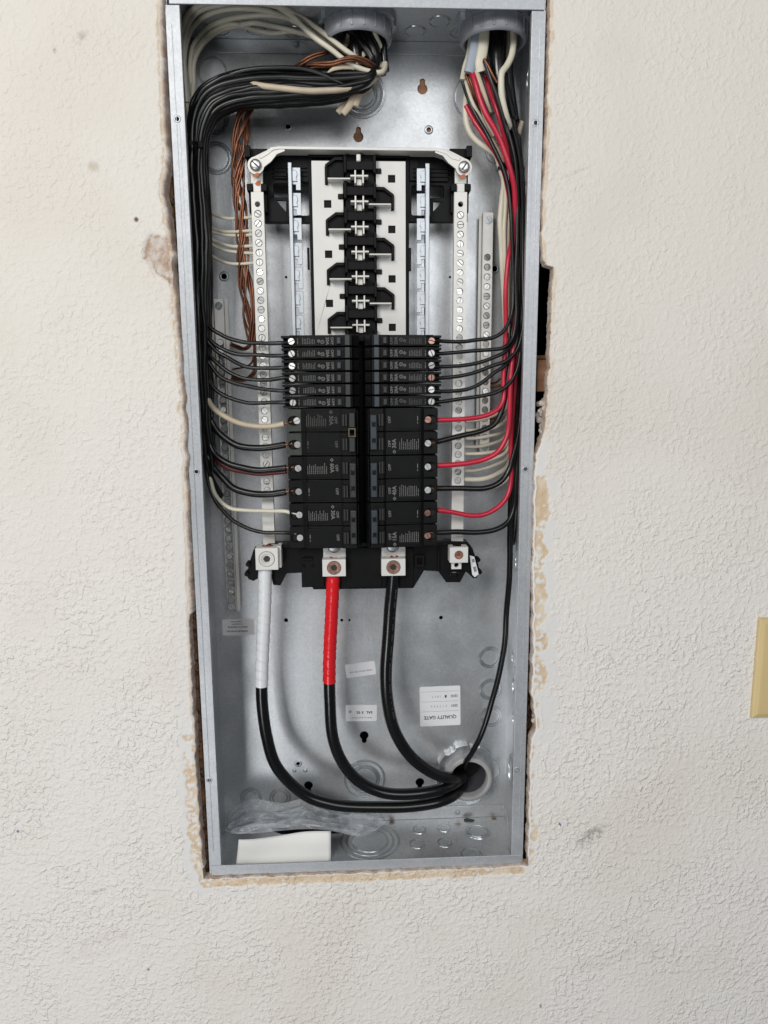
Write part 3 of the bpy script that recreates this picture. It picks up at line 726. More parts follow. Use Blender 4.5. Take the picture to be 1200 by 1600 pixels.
# --- white bus plates with square holes and stepped cut-outs
YW = 49
def wx(px): return vx(px, 390, YW)
def wz(py): return Zm(562, py, YW)
dz = pitch
def hook(z, s_):
    """stepped cut-out on the centre side of the plate round a stab; s_=-1 left plate, 1 right plate"""
    pass
zrw = [Zm(562, y, YW) for y in rows]; pw = (zrw[0]-zrw[-1])/6; zrw = [zrw[0]-pw*i for i in range(7)]
def plate(side):
    s_ = 1 if side == 'r' else -1
    x_out = wx(634) if s_ > 0 else wx(489.5)
    x_in = wx(588.5) if s_ > 0 else wx(537.5)
    mm = (x_in-wx(562)) and 1
    def xi(dpx): return x_in + s_*dpx*.67     # distance outward from the inner edge, px->mm
    pts = [(x_out, ZBk-4), (x_out, wz(251.5))]
    own = [i for i in range(7) if (i % 2 == 0) == (s_ < 0)]
    oth = [i for i in range(7) if i not in own]
    zlist = []
    cur = []
    if s_ < 0: cur += [(xi(19), wz(251.5)), (xi(28), wz(261)), (xi(28), zrw[0]-9), (xi(23.5), zrw[0]-9), (xi(23.5), zrw[0]-3.5), (x_in, zrw[0]-3.5)]
    else: cur += [(x_in, wz(251.5))]
    ev = []
    for i in range(7):
        if i in oth: ev.append((zrw[i]+7.5, 'notch'))
        elif not (i == 0 and s_ < 0): ev.append((zrw[i]+14, 'hook', i))
    for e in sorted(ev, key=lambda q: -q[0]):
        z = e[0]
        if e[1] == 'notch': cur += [(x_in, z), (xi(8), z), (xi(8), z-5.2), (x_in, z-5.2)]
        else:
            zi = zrw[e[2]]; cur += [(x_in, z), (xi(13), z), (xi(28), z-7.5), (xi(28), zi-9), (xi(23.5), zi-9), (xi(23.5), zi-3.5), (x_in, zi-3.5)]
    cur.append((x_in, ZBk-4))
    pts += cur
    hs = []
    for i in oth:
        xh = xi(24.5); zh = zrw[i]-2.4; hs.append([(xh-3.8, zh-3.8), (xh+3.8, zh-3.8), (xh+3.8, zh+3.8), (xh-3.8, zh+3.8)])
    m = MB(); m.prism(pts, YW, YW+2, hs); o = m.build('bus_plate', 'bus', bus, bevel=.3)
    for i in own:      # raised plastic shroud in each cut-out
        zi = zrw[i]; z = zi+14 if not (i == 0 and s_ < 0) else wz(247)
        poly = [(x_in-s_*1, z), (xi(12.2), z), (xi(27.2), z-7.2), (xi(27.2), zi-8.6), (xi(24), zi-8.6), (xi(24), zi-2.9), (x_in-s_*1, zi-2.9)]
        m = MB(); m.prism(poly, YW+1, YW+4)
        rim = [(xi(12.2), z), (xi(27.4), z-7.2), (xi(27.4), zi-8.8), (xi(24.2), zi-8.8), (xi(24.2), z-9), (xi(11.2), z-3), (x_in, z-3), (x_in, z)]
        m.prism(rim, YW-3.5, YW+1.02); m.build('stab_shroud', 'black', bus, bevel=.3)
    for i in oth:
        xh = xi(24.5); zh = zrw[i]-2.4; m = MB(); m.box(xh-3.6, xh+3.6, YW+2.5, YW+5, zh-3.6, zh+3.6); m.box(min(x_in, xi(7.6)), max(x_in, xi(7.6)), YW-2.5, YW+2.5, zrw[i]+2.6, zrw[i]+7.2); m.build('plate_peg', 'black', bus, bevel=.3)
plate('l'); plate('r')
# --- steel breaker rails
def rail(side):
    s_ = 1 if side == 'r' else -1; yr = 44
    f0, f1 = (vx(671, 390, yr), vx(664.5, 390, yr)) if s_ > 0 else (vx(451.5, 330, yr), vx(457.5, 330, yr))
    zt_ = Zm(560, 254, yr); zb_ = ZBk-6
    m = MB(); a, b_ = sorted((f0, f1)); m.box(a, b_, yr, yr+2, zb_, zt_); m.box(*( (f1-1.2, f1) if s_ < 0 else (f1, f1+1.2)), yr, yr+12, zb_, zt_-3)
    m.build('rail', 'zinc', bus, bevel=.7)
    zt2 = zt_-4
    k = 0
    while zt2-k*dz > zb_:
        za = zt2-k*dz; zb2 = max(za-dz+2.6, zb_)
        if za-zb2 < 3: break
        d0 = f1; w_ = -s_*8.6
        poly = [(d0, za), (d0+w_, za), (d0+w_, zb2), (d0+w_*.42, zb2), (d0+w_*.42, zb2+5.5), (d0, zb2+5.5)] if za-zb2 > 12 else [(d0, za), (d0+w_, za), (d0+w_, zb2), (d0, zb2)]
        m = MB(); m.prism(poly, yr+4, yr+5.6)
        if za-zb2 > 12:
            m.prism([(d0, za-3), (d0+w_*.5, za-3), (d0+w_*.62, za-7), (d0+w_*.48, za-10), (d0+w_*.6, za-14), (d0, za-14)], yr+2.4, yr+3.9)
        m.build('rail_tooth', 'zinc', bus, bevel=.35); k += 1
rail('l'); rail('r')
# --- neutral bars
YN = 44
def neutral(side):
    s_ = 1 if side == 'r' else -1
    if s_ < 0: xa, xb = vx(398, 470, YN), vx(417, 470, YN); pxs = 405
    else: xa, xb = vx(708.5, 470, YN), vx(728, 470, YN); pxs = 718
    zt_ = Zm(pxs, 300, YN); zb_ = Zm(pxs, 862, YN)
    sc = [z for k, z in enumerate(zs(pxs, 334 if s_ < 0 else 336, 766 if s_ < 0 else 751, 31 if s_ < 0 else 30, YN))]
    bar(bus, 'neutral_bar', xa, xb, zt_, zb_, YN, 8, sc, 'tin', 3.9, [(Zm(pxs, 319, YN), 2.9)])
    xm = (xa+xb)/2
    m = MB(); m.box(xm-4.2, xm+4.2, YN+.6, YN+6, zt_, Zm(pxs, 286, YN)); m.box(xm-6.2, xm+6.2, YN+.3, YN+6, Zm(pxs, 287, YN), Zm(pxs, 262, YN)); m.build('neutral_neck', 'tin', bus, bevel=.5)
    for q in (-1, 1):
        m = MB(); m.box(xm+q*7.5-2.8, xm+q*7.5+2.8, YN-2.5, YN+14, Zm(pxs, 299, YN), Zm(pxs, 288, YN)); m.box(xm+q*7.5-2, xm+q*7.5+2, YN+6, YN+14, Zm(pxs, 330, YN), Zm(pxs, 299, YN)); m.build('bar_clip', 'black', bus, bevel=.5)
    m = MB(); m.box(xm-s_*0-11, xm+11, YN+9, YN+16, Zm(pxs, 262, YN+9), Zm(pxs, 232, YN+9)); m.box(xm+s_*9-3, xm+s_*9+3, YN+2, YN+16, Zm(pxs, 244, YN), Zm(pxs, 226, YN)); m.build('corner_post', 'black', bus, bevel=.6)
    # screw with eye of the cross strap
    ex, ez = (vx(399.5, 258, 36), Zm(399.5, 258, 36)) if s_ < 0 else (vx(725, 261, 36), Zm(725, 261, 36))
    m = MB(); m.lathe((ex, 36.5, ez), [(0, -3.6), (3.0, -3.7), (5.0, -3.1), (5.9, -1.8), (6.1, 0)], 28); m.build('strap_screw', 'screw', bus, 40)
    m = MB(); m.box(-4.6, 4.6, -.25, .3, -.75, .75); o = m.build('screw_slot', 'handle_dark', bus); o.location = (ex/1000, (36.5-3.62)/1000, ez/1000); o.rotation_euler = (0, R(40 if s_ < 0 else -55), 0)
    for dx_, dz_, ra, aa in ((0, -9.5, 3.0, .6), (1 if s_ < 0 else -2, -15.5, 2.6, .9)) if s_ < 0 else ((-1, -9, 2.6, .8),):
        m = MB(); m.prism([(ra*math.cos(a_)*1.15*(1+.15*math.sin(3*a_)), ra*aa*math.sin(a_)) for a_ in [2*math.pi*i/14 for i in range(14)]], -.15, 0)
        yy = 36.6-.05 if dz_ > -10 else YN+.3-.05
        o = m.build('torque_mark', 'orange', bus); o.location = ((ex+dx_)/1000, yy/1000, (ez+dz_)/1000); o.rotation_euler = (0, R(-25), 0)
    return ex, ez, xa, xb
exl, ezl, nxa, nxb = neutral('l'); exr, ezr, rxa, rxb = neutral('r')
# cross strap: flat bar on edge, flaring to an eye at each end
ys0 = 36
zs1 = Zm(560, 229, ys0); zs0 = Zm(560, 233.2, ys0)
xl_, xr_ = vx(427, 231, ys0), vx(695, 231, ys0)
path = [(exl+3, ezl+9), (xl_-9, zs1-5.5), (xl_-2, zs1-1), (xl_+6, zs1), (xr_-8, zs1-.6), (xr_+2, zs1-2.6), (xr_+10, zs1-7.5), (exr-3, ezr+9)]
low = [(exr-5, ezr+6), (xr_+7, zs1-11), (xr_+1, zs1-6.4), (xr_-8, zs1-3.7), (xl_+6, zs1-3.0), (xl_, zs1-4.2), (xl_-6, zs1-8.5), (exl+5, ezl+6)]
m = MB(); m.prism(path+low, ys0, ys0+20); m.build('cross_strap', 'tin', bus, bevel=.5)
for ex, ez, s_ in ((exl, ezl, 1), (exr, ezr, -1)):
    pts = []
    for i in range(19):
        a = R(100 + 250*i/18) if s_ > 0 else R(80-250*i/18)
        pts.append((ex+8.6*math.cos(a), ez+8.6*math.sin(a)))
    pts += [(ex+s_*16, ez+4), (ex+s_*22, ez+11), (ex+s_*30, ez+14), (ex+s_*30, ez+16.5), (ex+s_*18, ez+17.5), (ex+s_*8, ez+13)]
    m = MB(); m.prism(pts, 36.7, 39); m.build('strap_eye', 'tin', bus, bevel=.5)
# --- lower plastic apron
ap = [(445,850),(690,850),(700,846),(731,847),(738,856),(747,880),(750,893),(745,903),(740,904),(728,893),(719,910),(697,910),(685,893),(662.5,891.5),(646,919),(490,921),(472,895),(448,896),(438,915),(427,914),(424,903),(410,900),(396,908),(388,905),(385,898),(389.5,880),(396,859),(420,850)]
YA_ = 40
m = MB(); m.prism(polyP(ap, YA_), YA_, YA_+18, [polyP([(702,897),(708,893.5),(718,894),(716,901),(706,901)], YA_)]); m.build('lower_apron', 'black', bus, bevel=.8)
def pbox(m, a, b_, c_, d_, y0, y1): m.box(Xm(a, c_, y0), Xm(b_, c_, y0), y0, y1, Zm(a, d_, y0), Zm(a, c_, y0))
m = MB(); pbox(m, 440, 700, 850, 856, 34, 41); pbox(m, 470, 505, 857, 918, 37.5, 40.2); pbox(m, 540, 596, 857, 918, 37, 40.2); pbox(m, 634, 646, 857, 915, 38, 40.2); pbox(m, 684, 687, 857, 893, 36, 40.2)
m.build('apron_rib', 'black', bus, bevel=.4)
m = MB(); pbox(m, 472, 488, 873, 875.5, 33, 40); pbox(m, 472, 475, 884, 887, 34, 40); pbox(m, 486, 489, 884, 887, 34, 40); m.build('apron_slot_edge', 'black', bus, bevel=.3)
m = MB(); m.prism([(Xm(a, b_, 34), Zm(a, b_, 34)) for a, b_ in ((648,868),(663,868),(663,887),(648,887))], 34, 40, [[(Xm(a, b_, 34), Zm(a, b_, 34)) for a, b_ in ((652,872),(659.5,872),(659.5,882),(652,882))]]); m.build('apron_socket', 'black', bus, bevel=.4)
m = MB(); m.prism(polyP([(734,868),(741,870),(748,897),(742,902),(738,898)], 36), 36, 38); m.build('apron_label', 'sticker', bus)
m = MB(); m.prism(polyP([(737,874),(741,873),(742,878),(738,879)], 35.7), 35.7, 35.9); m.prism(polyP([(739,886),(743.5,885),(745,893),(741,894)], 35.7), 35.7, 35.9); m.build('label_print', 'ink_grey', bus)
for px, py in ((746.5, 874), (749, 893), (388, 881), (386, 896)):
    q = P(px, py, 40); m = MB(); m.lathe((q.x*1000, 36, q.z*1000), [(0, 0), (2.2, 0), (2.6, .5), (2.6, 12)], 14); m.build('apron_peg', 'black', bus, 40)
# --- lugs
def lug(px0, px1, py0, py1, yf, depth, scr, m_='bus', back=None, hole=9.5, name='lug'):
    x0, x1, z1_, z0_ = Xm(px0, py0, yf), Xm(px1, py0, yf), Zm(px0, py0, yf), Zm(px0, py1, yf)
    xm, zm = (x0+x1)/2, (z0_+z1_)/2
    m = MB(); m.prism([(x0, z0_), (x1, z0_), (x1, z1_), (x0, z1_)], yf, yf+3.6, [circ(xm, zm, scr+.35, 28)])
    # body with a vertical bore for the cable
    m.prism([(x0, yf+3.6), (x1, yf+3.6), (x1, yf+depth), (x0, yf+depth)], z0_, z1_, [circ(xm, yf+depth*.6, hole*.68, 24)], plane='xy')
    o = m.build(name, m_, bus, bevel=.5)
    m = MB(); m.lathe((xm, yf, zm), [(0, 2.6), (scr*.42, 2.6), (scr*.46, .3), (scr*.62, .2), (scr*.7, -.35), (scr*.94, -.4), (scr, .1), (scr, 3.2)], 26)
    sc = m.build('set_screw', 'lugscrew' if scr < 8.1 and px0 > 450 else 'tin', o, 35)
    m = MB(); m.prism(circ(0, 0, scr*.44, 6), 0, .3); h_ = m.build('hex_socket', 'copper_raw' if px0 in (504, 703) else 'handle_dark', o); h_.location = (xm/1000, (yf+2.2)/1000, zm/1000)
    # strand ends in the bore
    m = MB(); rg = random.Random(int(px0))
    for i in range(13 if name != 'small_lug' else 0):
        a = i*2.4; rr = hole*.62*math.sqrt((i+.5)/13); h0 = z1_+rg.uniform(-1.6, .9); m.lathe((xm+rr*math.cos(a), yf+depth*.56+rr*math.sin(a), h0), [(0, 0), (1.2, -.1), (1.35, -6)], 8, 'z')
    if m.v: m.build('cable_strands', 'copper_raw', o, 40)
    return x0, x1, z0_, z1_, xm, zm
LN = lug(398.5, 434, 857, 891, 20, 24, 8.4, m_='bus')
m = MB(); m.box(LN[1]-1.5, LN[1]+3, 26, 44, LN[2]+1, LN[3]+.8); m.build('lug_side', 'tin', bus, bevel=.4)
LA = lug(503.5, 540, 874.5, 901, 24, 20, 7.6, m_='bus')
LB = lug(596, 633.5, 873.5, 900, 24, 20, 7.6, m_='bus')
LR = lug(703, 731.5, 855.5, 879.5, 24, 20, 4.6, m_='bus', name='small_lug')
for L_ in (LA, LB):
    m = MB(); m.box(L_[0]-1, L_[1]+1, 38, 46, L_[3]-2, L_[3]+13); m.build('lug_tongue', 'bus', bus, bevel=.4)
    m = MB(); m.lathe((L_[4], 38, L_[3]+11.5), [(0, -2.5), (5, -2.6), (6.5, -1.8), (7.6, 0)], 24); m.build('tongue_bolt', 'zinc', bus, 40)
m = MB(); a, b_, c_, d_ = Xm(705.5, 880, 30), Xm(721, 880, 30), Zm(705, 889.5, 30), Zm(705, 878, 30); m.prism([(a, c_), (b_, c_), (b_, d_), (a, d_)], 30, 34, [circ((a+b_)/2, (c_+d_)/2+.3, 2.6, 16)]); m.build('lug_tab', 'bus', bus, bevel=.3)
rebase(bus)

# ================================================================== breakers
YBk = 15.0
zB0 = Zm(565, 522.5, YBk); zB1 = Zm(565, 637.5, YBk); zB2 = Zm(565, 857.5, YBk)
tp = (zB0-zB1)/6; dp = (zB1-zB2)/3
xoL, xoR = Xm(442, 640, 22), Xm(689.5, 640, 22)
xcen = (xoL+xoR)/2; LEN = xcen-xoL-2.0
def prof(kind):
    """(u from the outer end, y) outline of the case seen along z"""
    if kind == 'n': return [(9.5, 62), (9.5, 30), (12, 20), (16.5, 18.5), (55, 17), (58, 15.5), (66, 14.2), (74, 14.2), (76, 17), (LEN-1, 21), (LEN-.5, 60)]
    return [(4.6, 62), (4.6, 27), (6, 25.2), (18.3, 25), (18.6, 19.5), (22, 17.6), (60, 16.2), (63, 14.5), (77, 14), (79, 17), (LEN-1, 21), (LEN-.5, 60)]
_cache = {}
def text_lines(m, s_, x_of, z, h, y_of):
    """rows of fine moulded print too small to read: dashes of varied length"""
def breaker(side, idx, kind, z_top, hgt, amps, label, off_print='print', handle='handle', tie=None):
    s_ = -1 if side == 'l' else 1           # outer end towards -x for the left column
    def X(u): return xcen + s_*(LEN+2.0-u)
    br = thing('tandem_breaker' if kind == 'n' else 'double_pole_breaker', label, 'circuit breaker', ('narrow breakers in the upper rows' if kind == 'n' else 'double pole breakers in the lower rows'))
    poles = 1 if kind == 'n' else 2
    rot = -90 if side == 'l' else 90
    ph = hgt/poles; rg = random.Random(idx*7+(0 if side == 'l' else 91))
    z1_ = z_top-.25; z0_ = z_top-hgt+.25
    pr = [(X(u), y) for u, y in prof(kind)]
    m = MB()
    if kind == 'n': m.prism(pr, z0_+1.0, z1_-.1, plane='xy')
    else:
        for k in range(2): m.prism(pr, z_top-ph*(k+1)+.75, z_top-ph*k-.35, plane='xy')
        m.prism([(X(8), 60), (X(8), 24), (X(24), 19.2), (X(LEN-3), 22), (X(LEN-3), 60)], z0_+.5, z1_-.5, plane='xy')
    m.build('case', 'body', br, bevel=.45)
    pr2 = {}
    def yface(u):
        pts = prof(kind)
        for (a, ya_), (b2, yb_) in zip(pts[1:], pts[2:]):
            if a <= u <= b2: return ya_+(yb_-ya_)*(u-a)/max(1e-6, b2-a)
        return 18
    for k in range(poles):
        zc = z_top-ph*(k+.5)
        if kind == 'n':
            # forked terminal end
            m = MB(); e0, e1 = sorted((X(0), X(10.5)))
            m.box(e0, e1, 24, 60, zc+ph*.5-2.9, zc+ph*.5-.5); m.box(e0, e1, 24, 60, zc-ph*.5+.8, zc-ph*.5+2.6); m.box(e0+1, e1, 40, 60, zc-ph*.5+1, zc+ph*.5-1)
            a, b2 = sorted((X(9.3), X(17))); m.box(a, b2, 17.6, 22, zc+ph*.5-1.9, zc+ph*.5-.4); m.box(a, b2, 17.6, 22, zc-ph*.5+1.0, zc-ph*.5+2.2)
            m.build('terminal_fork', 'body', br, bevel=.3)
            ux, uy = 11.2, 17.2; sr = 3.3
            a, b2 = sorted((X(8.4), X(15.2))); m = MB(); m.prism(circ(X(ux), zc, 4.4, 16), uy+1.2, uy+2.4); m.build('terminal_well', 'dark', br)
        else:
            cu = [(4.6, 1), (19, 1)]
            m = MB(); xw = X(13.2)
            a, b2 = sorted((X(4.0), X(19.0)))
            m.prism([(a, zc-ph*.5+1.2), (b2, zc-ph*.5+1.2), (b2, zc+ph*.5-.9), (a, zc+ph*.5-.9)], 19.4, 26, [[(X(11.4)+6.6*math.cos(2*math.pi*i_/26), zc-.4+5.2*math.sin(2*math.pi*i_/26)) for i_ in range(26)]])
            m.build('terminal_shoulder', 'green' if tie == 'odd' else 'body', br, bevel=.5)
            m = MB(); m.prism([(X(11.4)+6.5*math.cos(2*math.pi*i_/26), zc-.4+5.1*math.sin(2*math.pi*i_/26)) for i_ in range(26)], 23.2, 24.2); m.build('terminal_well', 'dark', br)
            ux, uy = (14.6, 19.6); sr = 3.5
        brass = (side == 'r' and ((kind == 'n' and idx in (0, 3)) or (kind == 'd' and (idx, k) in ((0, 0), (2, 0), (2, 1)))))
        me = _cache.setdefault(('s', sr, brass), screw_mesh(sr, 'lugscrew' if brass else 'screw', slot=1.0))
        place_screw(me, X(ux), uy, zc-.3, rg.uniform(0, math.pi), br, 'terminal_screw')
        # raised label field
        if kind == 'd':
            a, b2 = sorted((X(23.5), X(59))); m = MB(); m.box(a, b2, yface(40)-.75, yface(40)+1, zc-ph*.5+3.0, zc+ph*.5-3.0); m.build('label_field', 'body', br, bevel=.3)
            ysurf = lambda u: yface(40)-.8
        else:
            a, b2 = sorted((X(20), X(54))); m = MB()
            ysurf = lambda u: yface(u)-.05
        # print
        q = MB(); qd = MB()
        if kind == 'n':
            add_text(q, 'OFF', 4.3, rot, X(53.6), zc, ysurf(51)-.12, bold=.08); add_text(q, amps, 4.6, rot, X(48.6), zc, ysurf(46)-.12, bold=.1)
            q.lathe((X(43.4), ysurf(43)-.1, zc-1.0 if s_ < 0 else zc+1.0), [(1.35, 0), (2.0, 0)], 14); add_text(q, 'LR', 1.9, rot, X(43.4), zc-1.0 if s_ < 0 else zc+1.0, ysurf(43)-.12)
            xx = X(39.6); q.prism([(xx-1.7, zc), (xx, zc-1.9), (xx+1.7, zc), (xx, zc+1.9)], ysurf(37)-.12, ysurf(37)-.05, [circ(xx, zc, .7, 8)])
            u0 = 22.5
            for c_ in range(8):
                u = u0+c_*1.75; ln = rg.uniform(.35, .95); zz_ = zc-3.1
                while zz_ < zc+3.1*ln:
                    dl = rg.uniform(.4, 1.3); q.box(min(X(u), X(u)+.62), max(X(u), X(u)+.62), ysurf(u)-.12, ysurf(u)-.02, zz_, min(zz_+dl, zc+3.3)); zz_ += dl+rg.uniform(.25, .5)
            for a_, l_ in ((17.6, 3.2), ): q.box(X(a_)-.35, X(a_)+.35, yface(17.6)-.12, yface(17.6)-.02, zc-3, zc-3+l_); q.box(X(a_)-.35, X(a_)+.35, yface(17.6)-.12, yface(17.6)-.02, zc+1.2, zc+2.6)
        else:
            first = (k == 0) if side == 'l' else (k == 1)
            add_text(q, 'OFF', 4.2, rot, X(56), zc, ysurf(56)-.12, bold=.08)
            if first:
                add_text(q, amps, 6.0, rot, X(51), zc, ysurf(51)-.12, bold=.14)
                xx = X(51); zd = zc+8.6 if side == 'l' else zc-8.6; q.prism([(xx-1.9, zd), (xx, zd-2.1), (xx+1.9, zd), (xx, zd+2.1)], ysurf(50)-.12, ysurf(50)-.05, [circ(xx, zd, .8, 8)])
                for c_ in range(11):
                    u = 25.2+c_*2.0; ln = rg.uniform(.3, 1); zz_ = zc-6.2
                    while zz_ < zc-1+6.2*ln:
                        dl = rg.uniform(.5, 1.7); q.box(X(u)-.36, X(u)+.36, ysurf(u)-.12, ysurf(u)-.02, zz_, min(zz_+dl, zc+6.4)); zz_ += dl+rg.uniform(.3, .6)
            else:
                q.box(X(26)-.4, X(26)+.4, ysurf(26)-.12, ysurf(26)-.02, zc-1, zc+3.6); q.box(X(26)-.4, X(26)+.4, ysurf(26)-.12, ysurf(26)-.02, zc-4.2, zc-2.4)
        q.build('label_print', off_print, br)
        # handle slot and handle
        if kind == 'n':
            m = MB(); a, b2 = sorted((X(57), X(65))); m.box(a, b2, yface(60)-1.6, yface(60)+.5, zc-3.9, zc+3.9); m.build('handle_slot', 'dark', br)
            a, b2 = sorted((X(58.6), X(62.6))); m = MB(); m.box(a, b2, 10.8, 15, zc-3.3, zc+3.3); m.build('handle', 'handle_dark' if side == 'r' else 'handle', br, bevel=.7)
            a, b2 = sorted((X(66.4), X(72.6))); m = MB(); m.prism([(X(66.4), 14.5), (X(66.8), 7.8), (X(72.0), 7.2), (X(72.6), 14.5)], zc-ph*.5+1.3, zc+ph*.5-.6, plane='xy'); m.build('handle_bar', handle, br, bevel=.6)
        else:
            m = MB(); a, b2 = sorted((X(62), X(68))); m.box(a, b2, 12.6, 15, zc-6.6, zc+6.6); m.build('handle_slot', 'dark', br)
            for u in (63.2, 66.2):
                a, b2 = sorted((X(u), X(u+1.7))); m = MB(); m.box(a, b2, 11.2, 14, zc-6.2, zc+6.2); m.build('handle_rib', 'handle_dark', br, bevel=.4)
    if kind == 'd':
        zc = z_top-hgt/2
        # rim frame round the handle platform
        for u in (22.6, 78.2): a, b2 = sorted((X(u), X(u+1.0))); m = MB(); m.box(a, b2, (15.2 if u < 50 else 12.4), 19, z0_+2, z1_-2); m.build('case_rib', 'body', br, bevel=.3)
        hd = (z_top-ph*.28, z_top-hgt+ph*.28)
        if tie == 'odd':
            for k in range(2):
                zc2 = z_top-ph*(k+.5); m = MB(); m.prism([(X(69.5), 14.5), (X(70), 7.5), (X(76), 7), (X(77), 14.5)], zc2-7.5, zc2+7.5, plane='xy'); m.build('handle', 'handle_dark', br, bevel=.8)
            a, b2 = sorted((X(69), X(77))); m = MB(); m.prism([(a, zc-4.8), (b2, zc-4.8), (b2, zc+4.8), (a, zc+4.8)], 5.2, 13, [[(a+1.6, zc-3.2), (b2-1.6, zc-3.2), (b2-1.6, zc+3.2), (a+1.6, zc+3.2)]]); m.build('handle_tie', 'olive', br, bevel=.4)
        else:
            m = MB(); m.prism([(X(69.2), 14.5), (X(70), 6.4), (X(76.4), 5.8), (X(77.4), 14.5)], hd[1], hd[0], plane='xy'); hb_ = m.build('handle_bar', handle, br, bevel=.8)
            m = MB()
            for zz_ in (zc+ph*.34, zc-ph*.34): a, b2 = sorted((X(71.2), X(75.2))); m.box(a, b2, 5.7, 6.3, zz_-2.6, zz_+2.6)
            m.build('handle_recess', 'body', br)
            m = MB()
            for k in range(2): add_text(m, 'ON', 3.0, rot, X(73.2), z_top-ph*(k+.5), 5.62)
            m.build('label_print', 'print_dim', br)
    rebase(br); return br
ords = ['topmost', 'second from the top', 'third from the top', 'fourth from the top', 'fifth from the top', 'sixth from the top']
for i in range(6):
    breaker('l', i, 'n', zB0-i*tp, tp, '20A', '%s of the narrow black breakers in the left column' % ords[i], 'print' if i else 'print', 'handle_dark')
    breaker('r', i, 'n', zB0-i*tp, tp, '20A' if i != 3 else '30A', '%s of the narrow blue-banded breakers in the right column' % ords[i], 'print_dim' if i == 0 or i == 5 else 'print', 'handle')
dl = [('30A', 'wide breaker with greenish terminal ends, fed by the thick cream wire on the left', 'odd'), ('60A', 'middle double pole breaker of the left column, marked 60A', None), ('30A', 'lowest double pole breaker of the left column, marked 30A, above the red-taped cable', None)]
dr = [('30A', 'wide 30A breaker directly under the narrow ones of the right column', None), ('40A', 'middle double pole breaker of the right column, marked 40A', None), ('15A', 'lowest double pole breaker of the right column, marked 15A', None)]
for i in range(3):
    breaker('l', i, 'd', zB1-i*dp, dp, dl[i][0], dl[i][1], 'print' if i else 'print_dim', 'handle_dark' if True else 'handle', dl[i][2])
    breaker('r', i, 'd', zB1-i*dp, dp, dr[i][0], dr[i][1], 'print', 'handle', None)

# ================================================================== conduit bushings
def top_bushing(px, label, Yc=46):
    b_ = thing('conduit_bushing', label, 'conduit bushing', 'conduit bushings with cables')
    zm_ = Zm(px, 70, Yc); xc_ = Xm(px, 70, Yc); Ro = 34; Ri = 28.5
    m = MB(); m.lathe((xc_, Yc, zm_), [(Ri, 24), (Ri, 3), (Ri+1.2, .6), (Ri+3, 0), (Ro-1.4, .6), (Ro, 2.4), (Ro, 16), (Ro-.6, 17.5), (Ro-4, 17.8)], 56, 'z'); m.build('bushing_ring', 'pvc', b_, 40)
    for i in range(18):
        a = 2*math.pi*i/18; m = MB(); m.box(-.9, .9, -.9, 1.0, 3.5, 16.5); o = m.build('grip_rib', 'pvc', b_, bevel=.4)
        o.location = ((xc_+Ro*math.cos(a))/1000, (Yc+Ro*math.sin(a))/1000, zm_/1000); o.rotation_euler = (0, 0, a+math.pi/2)
    m = MB(); m.lathe((xc_, Yc, zm_), [(Ri-.2, 16), (Ro-3.4, 16.5), (Ro-3.2, HH-zm_-t-.2), (Ri, HH-zm_-t-.1)], 48, 'z'); m.build('threaded_hub', 'jacket_grey', b_, 40)
    m = MB()
    n = 64; prof_ = []
    for i in range(n):
        a = 2*math.pi*i/n; rr = 39.5 if (i % 8) < 5 else 36.5; prof_.append((xc_+rr*math.cos(a), Yc+rr*math.sin(a)))
    m.prism(prof_, HH-t-7.5, HH-t-.1, [[(xc_+33*math.cos(2*math.pi*i/40), Yc+33*math.sin(2*math.pi*i/40)) for i in range(40)]], plane='xy'); m.build('locknut', 'zinc', b_, bevel=.7)
    rebase(b_); return xc_, zm_
bxl, bzl = top_bushing(559, 'grey plastic bushing on the box top above the black wire bundle')
bxr, bzr = top_bushing(771, 'grey plastic bushing on the box top at the upper right corner')
# bushing through the back wall, lower right
bb = thing('conduit_bushing', 'pale grey bushing in the lower right of the box back, swallowing the thick black cables', 'conduit bushing', 'conduit bushings with cables')
cxb, czb = Xm(733, 1219, 76), Zm(733, 1219, 76)
m = MB(); m.lathe((cxb, 76, czb), [(23, 26), (23, 3), (24.2, .6), (26, 0), (28.5, .4), (30, 2), (31.2, 14)], 56); m.build('bushing_ring', 'pvc_light', bb, 40)
for i in range(14):
    a = 2*math.pi*i/14; m = MB(); m.box(-.7, .7, 2.5, 12, -.7, .7); o = m.build('grip_rib', 'pvc_light', bb, bevel=.4); o.location = ((cxb+30.4*math.cos(a))/1000, .076, (czb+30.4*math.sin(a))/1000); o.rotation_euler = (0, -a, 0)
n = 64; pr_ = [(cxb+(40.5 if (i % 8) < 5 else 37)*math.cos(2*math.pi*i/n), czb+(40.5 if (i % 8) < 5 else 37)*math.sin(2*math.pi*i/n)) for i in range(n)]
m = MB(); m.prism(pr_, 87.5, DD-.1, [circ(cxb, czb, 30.5, 40)]); m.build('locknut', 'stamp', bb, bevel=1.2)
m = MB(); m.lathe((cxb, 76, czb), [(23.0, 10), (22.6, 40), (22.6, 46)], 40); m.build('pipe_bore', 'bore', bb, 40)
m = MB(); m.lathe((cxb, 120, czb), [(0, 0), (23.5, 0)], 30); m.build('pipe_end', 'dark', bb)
rebase(bb)

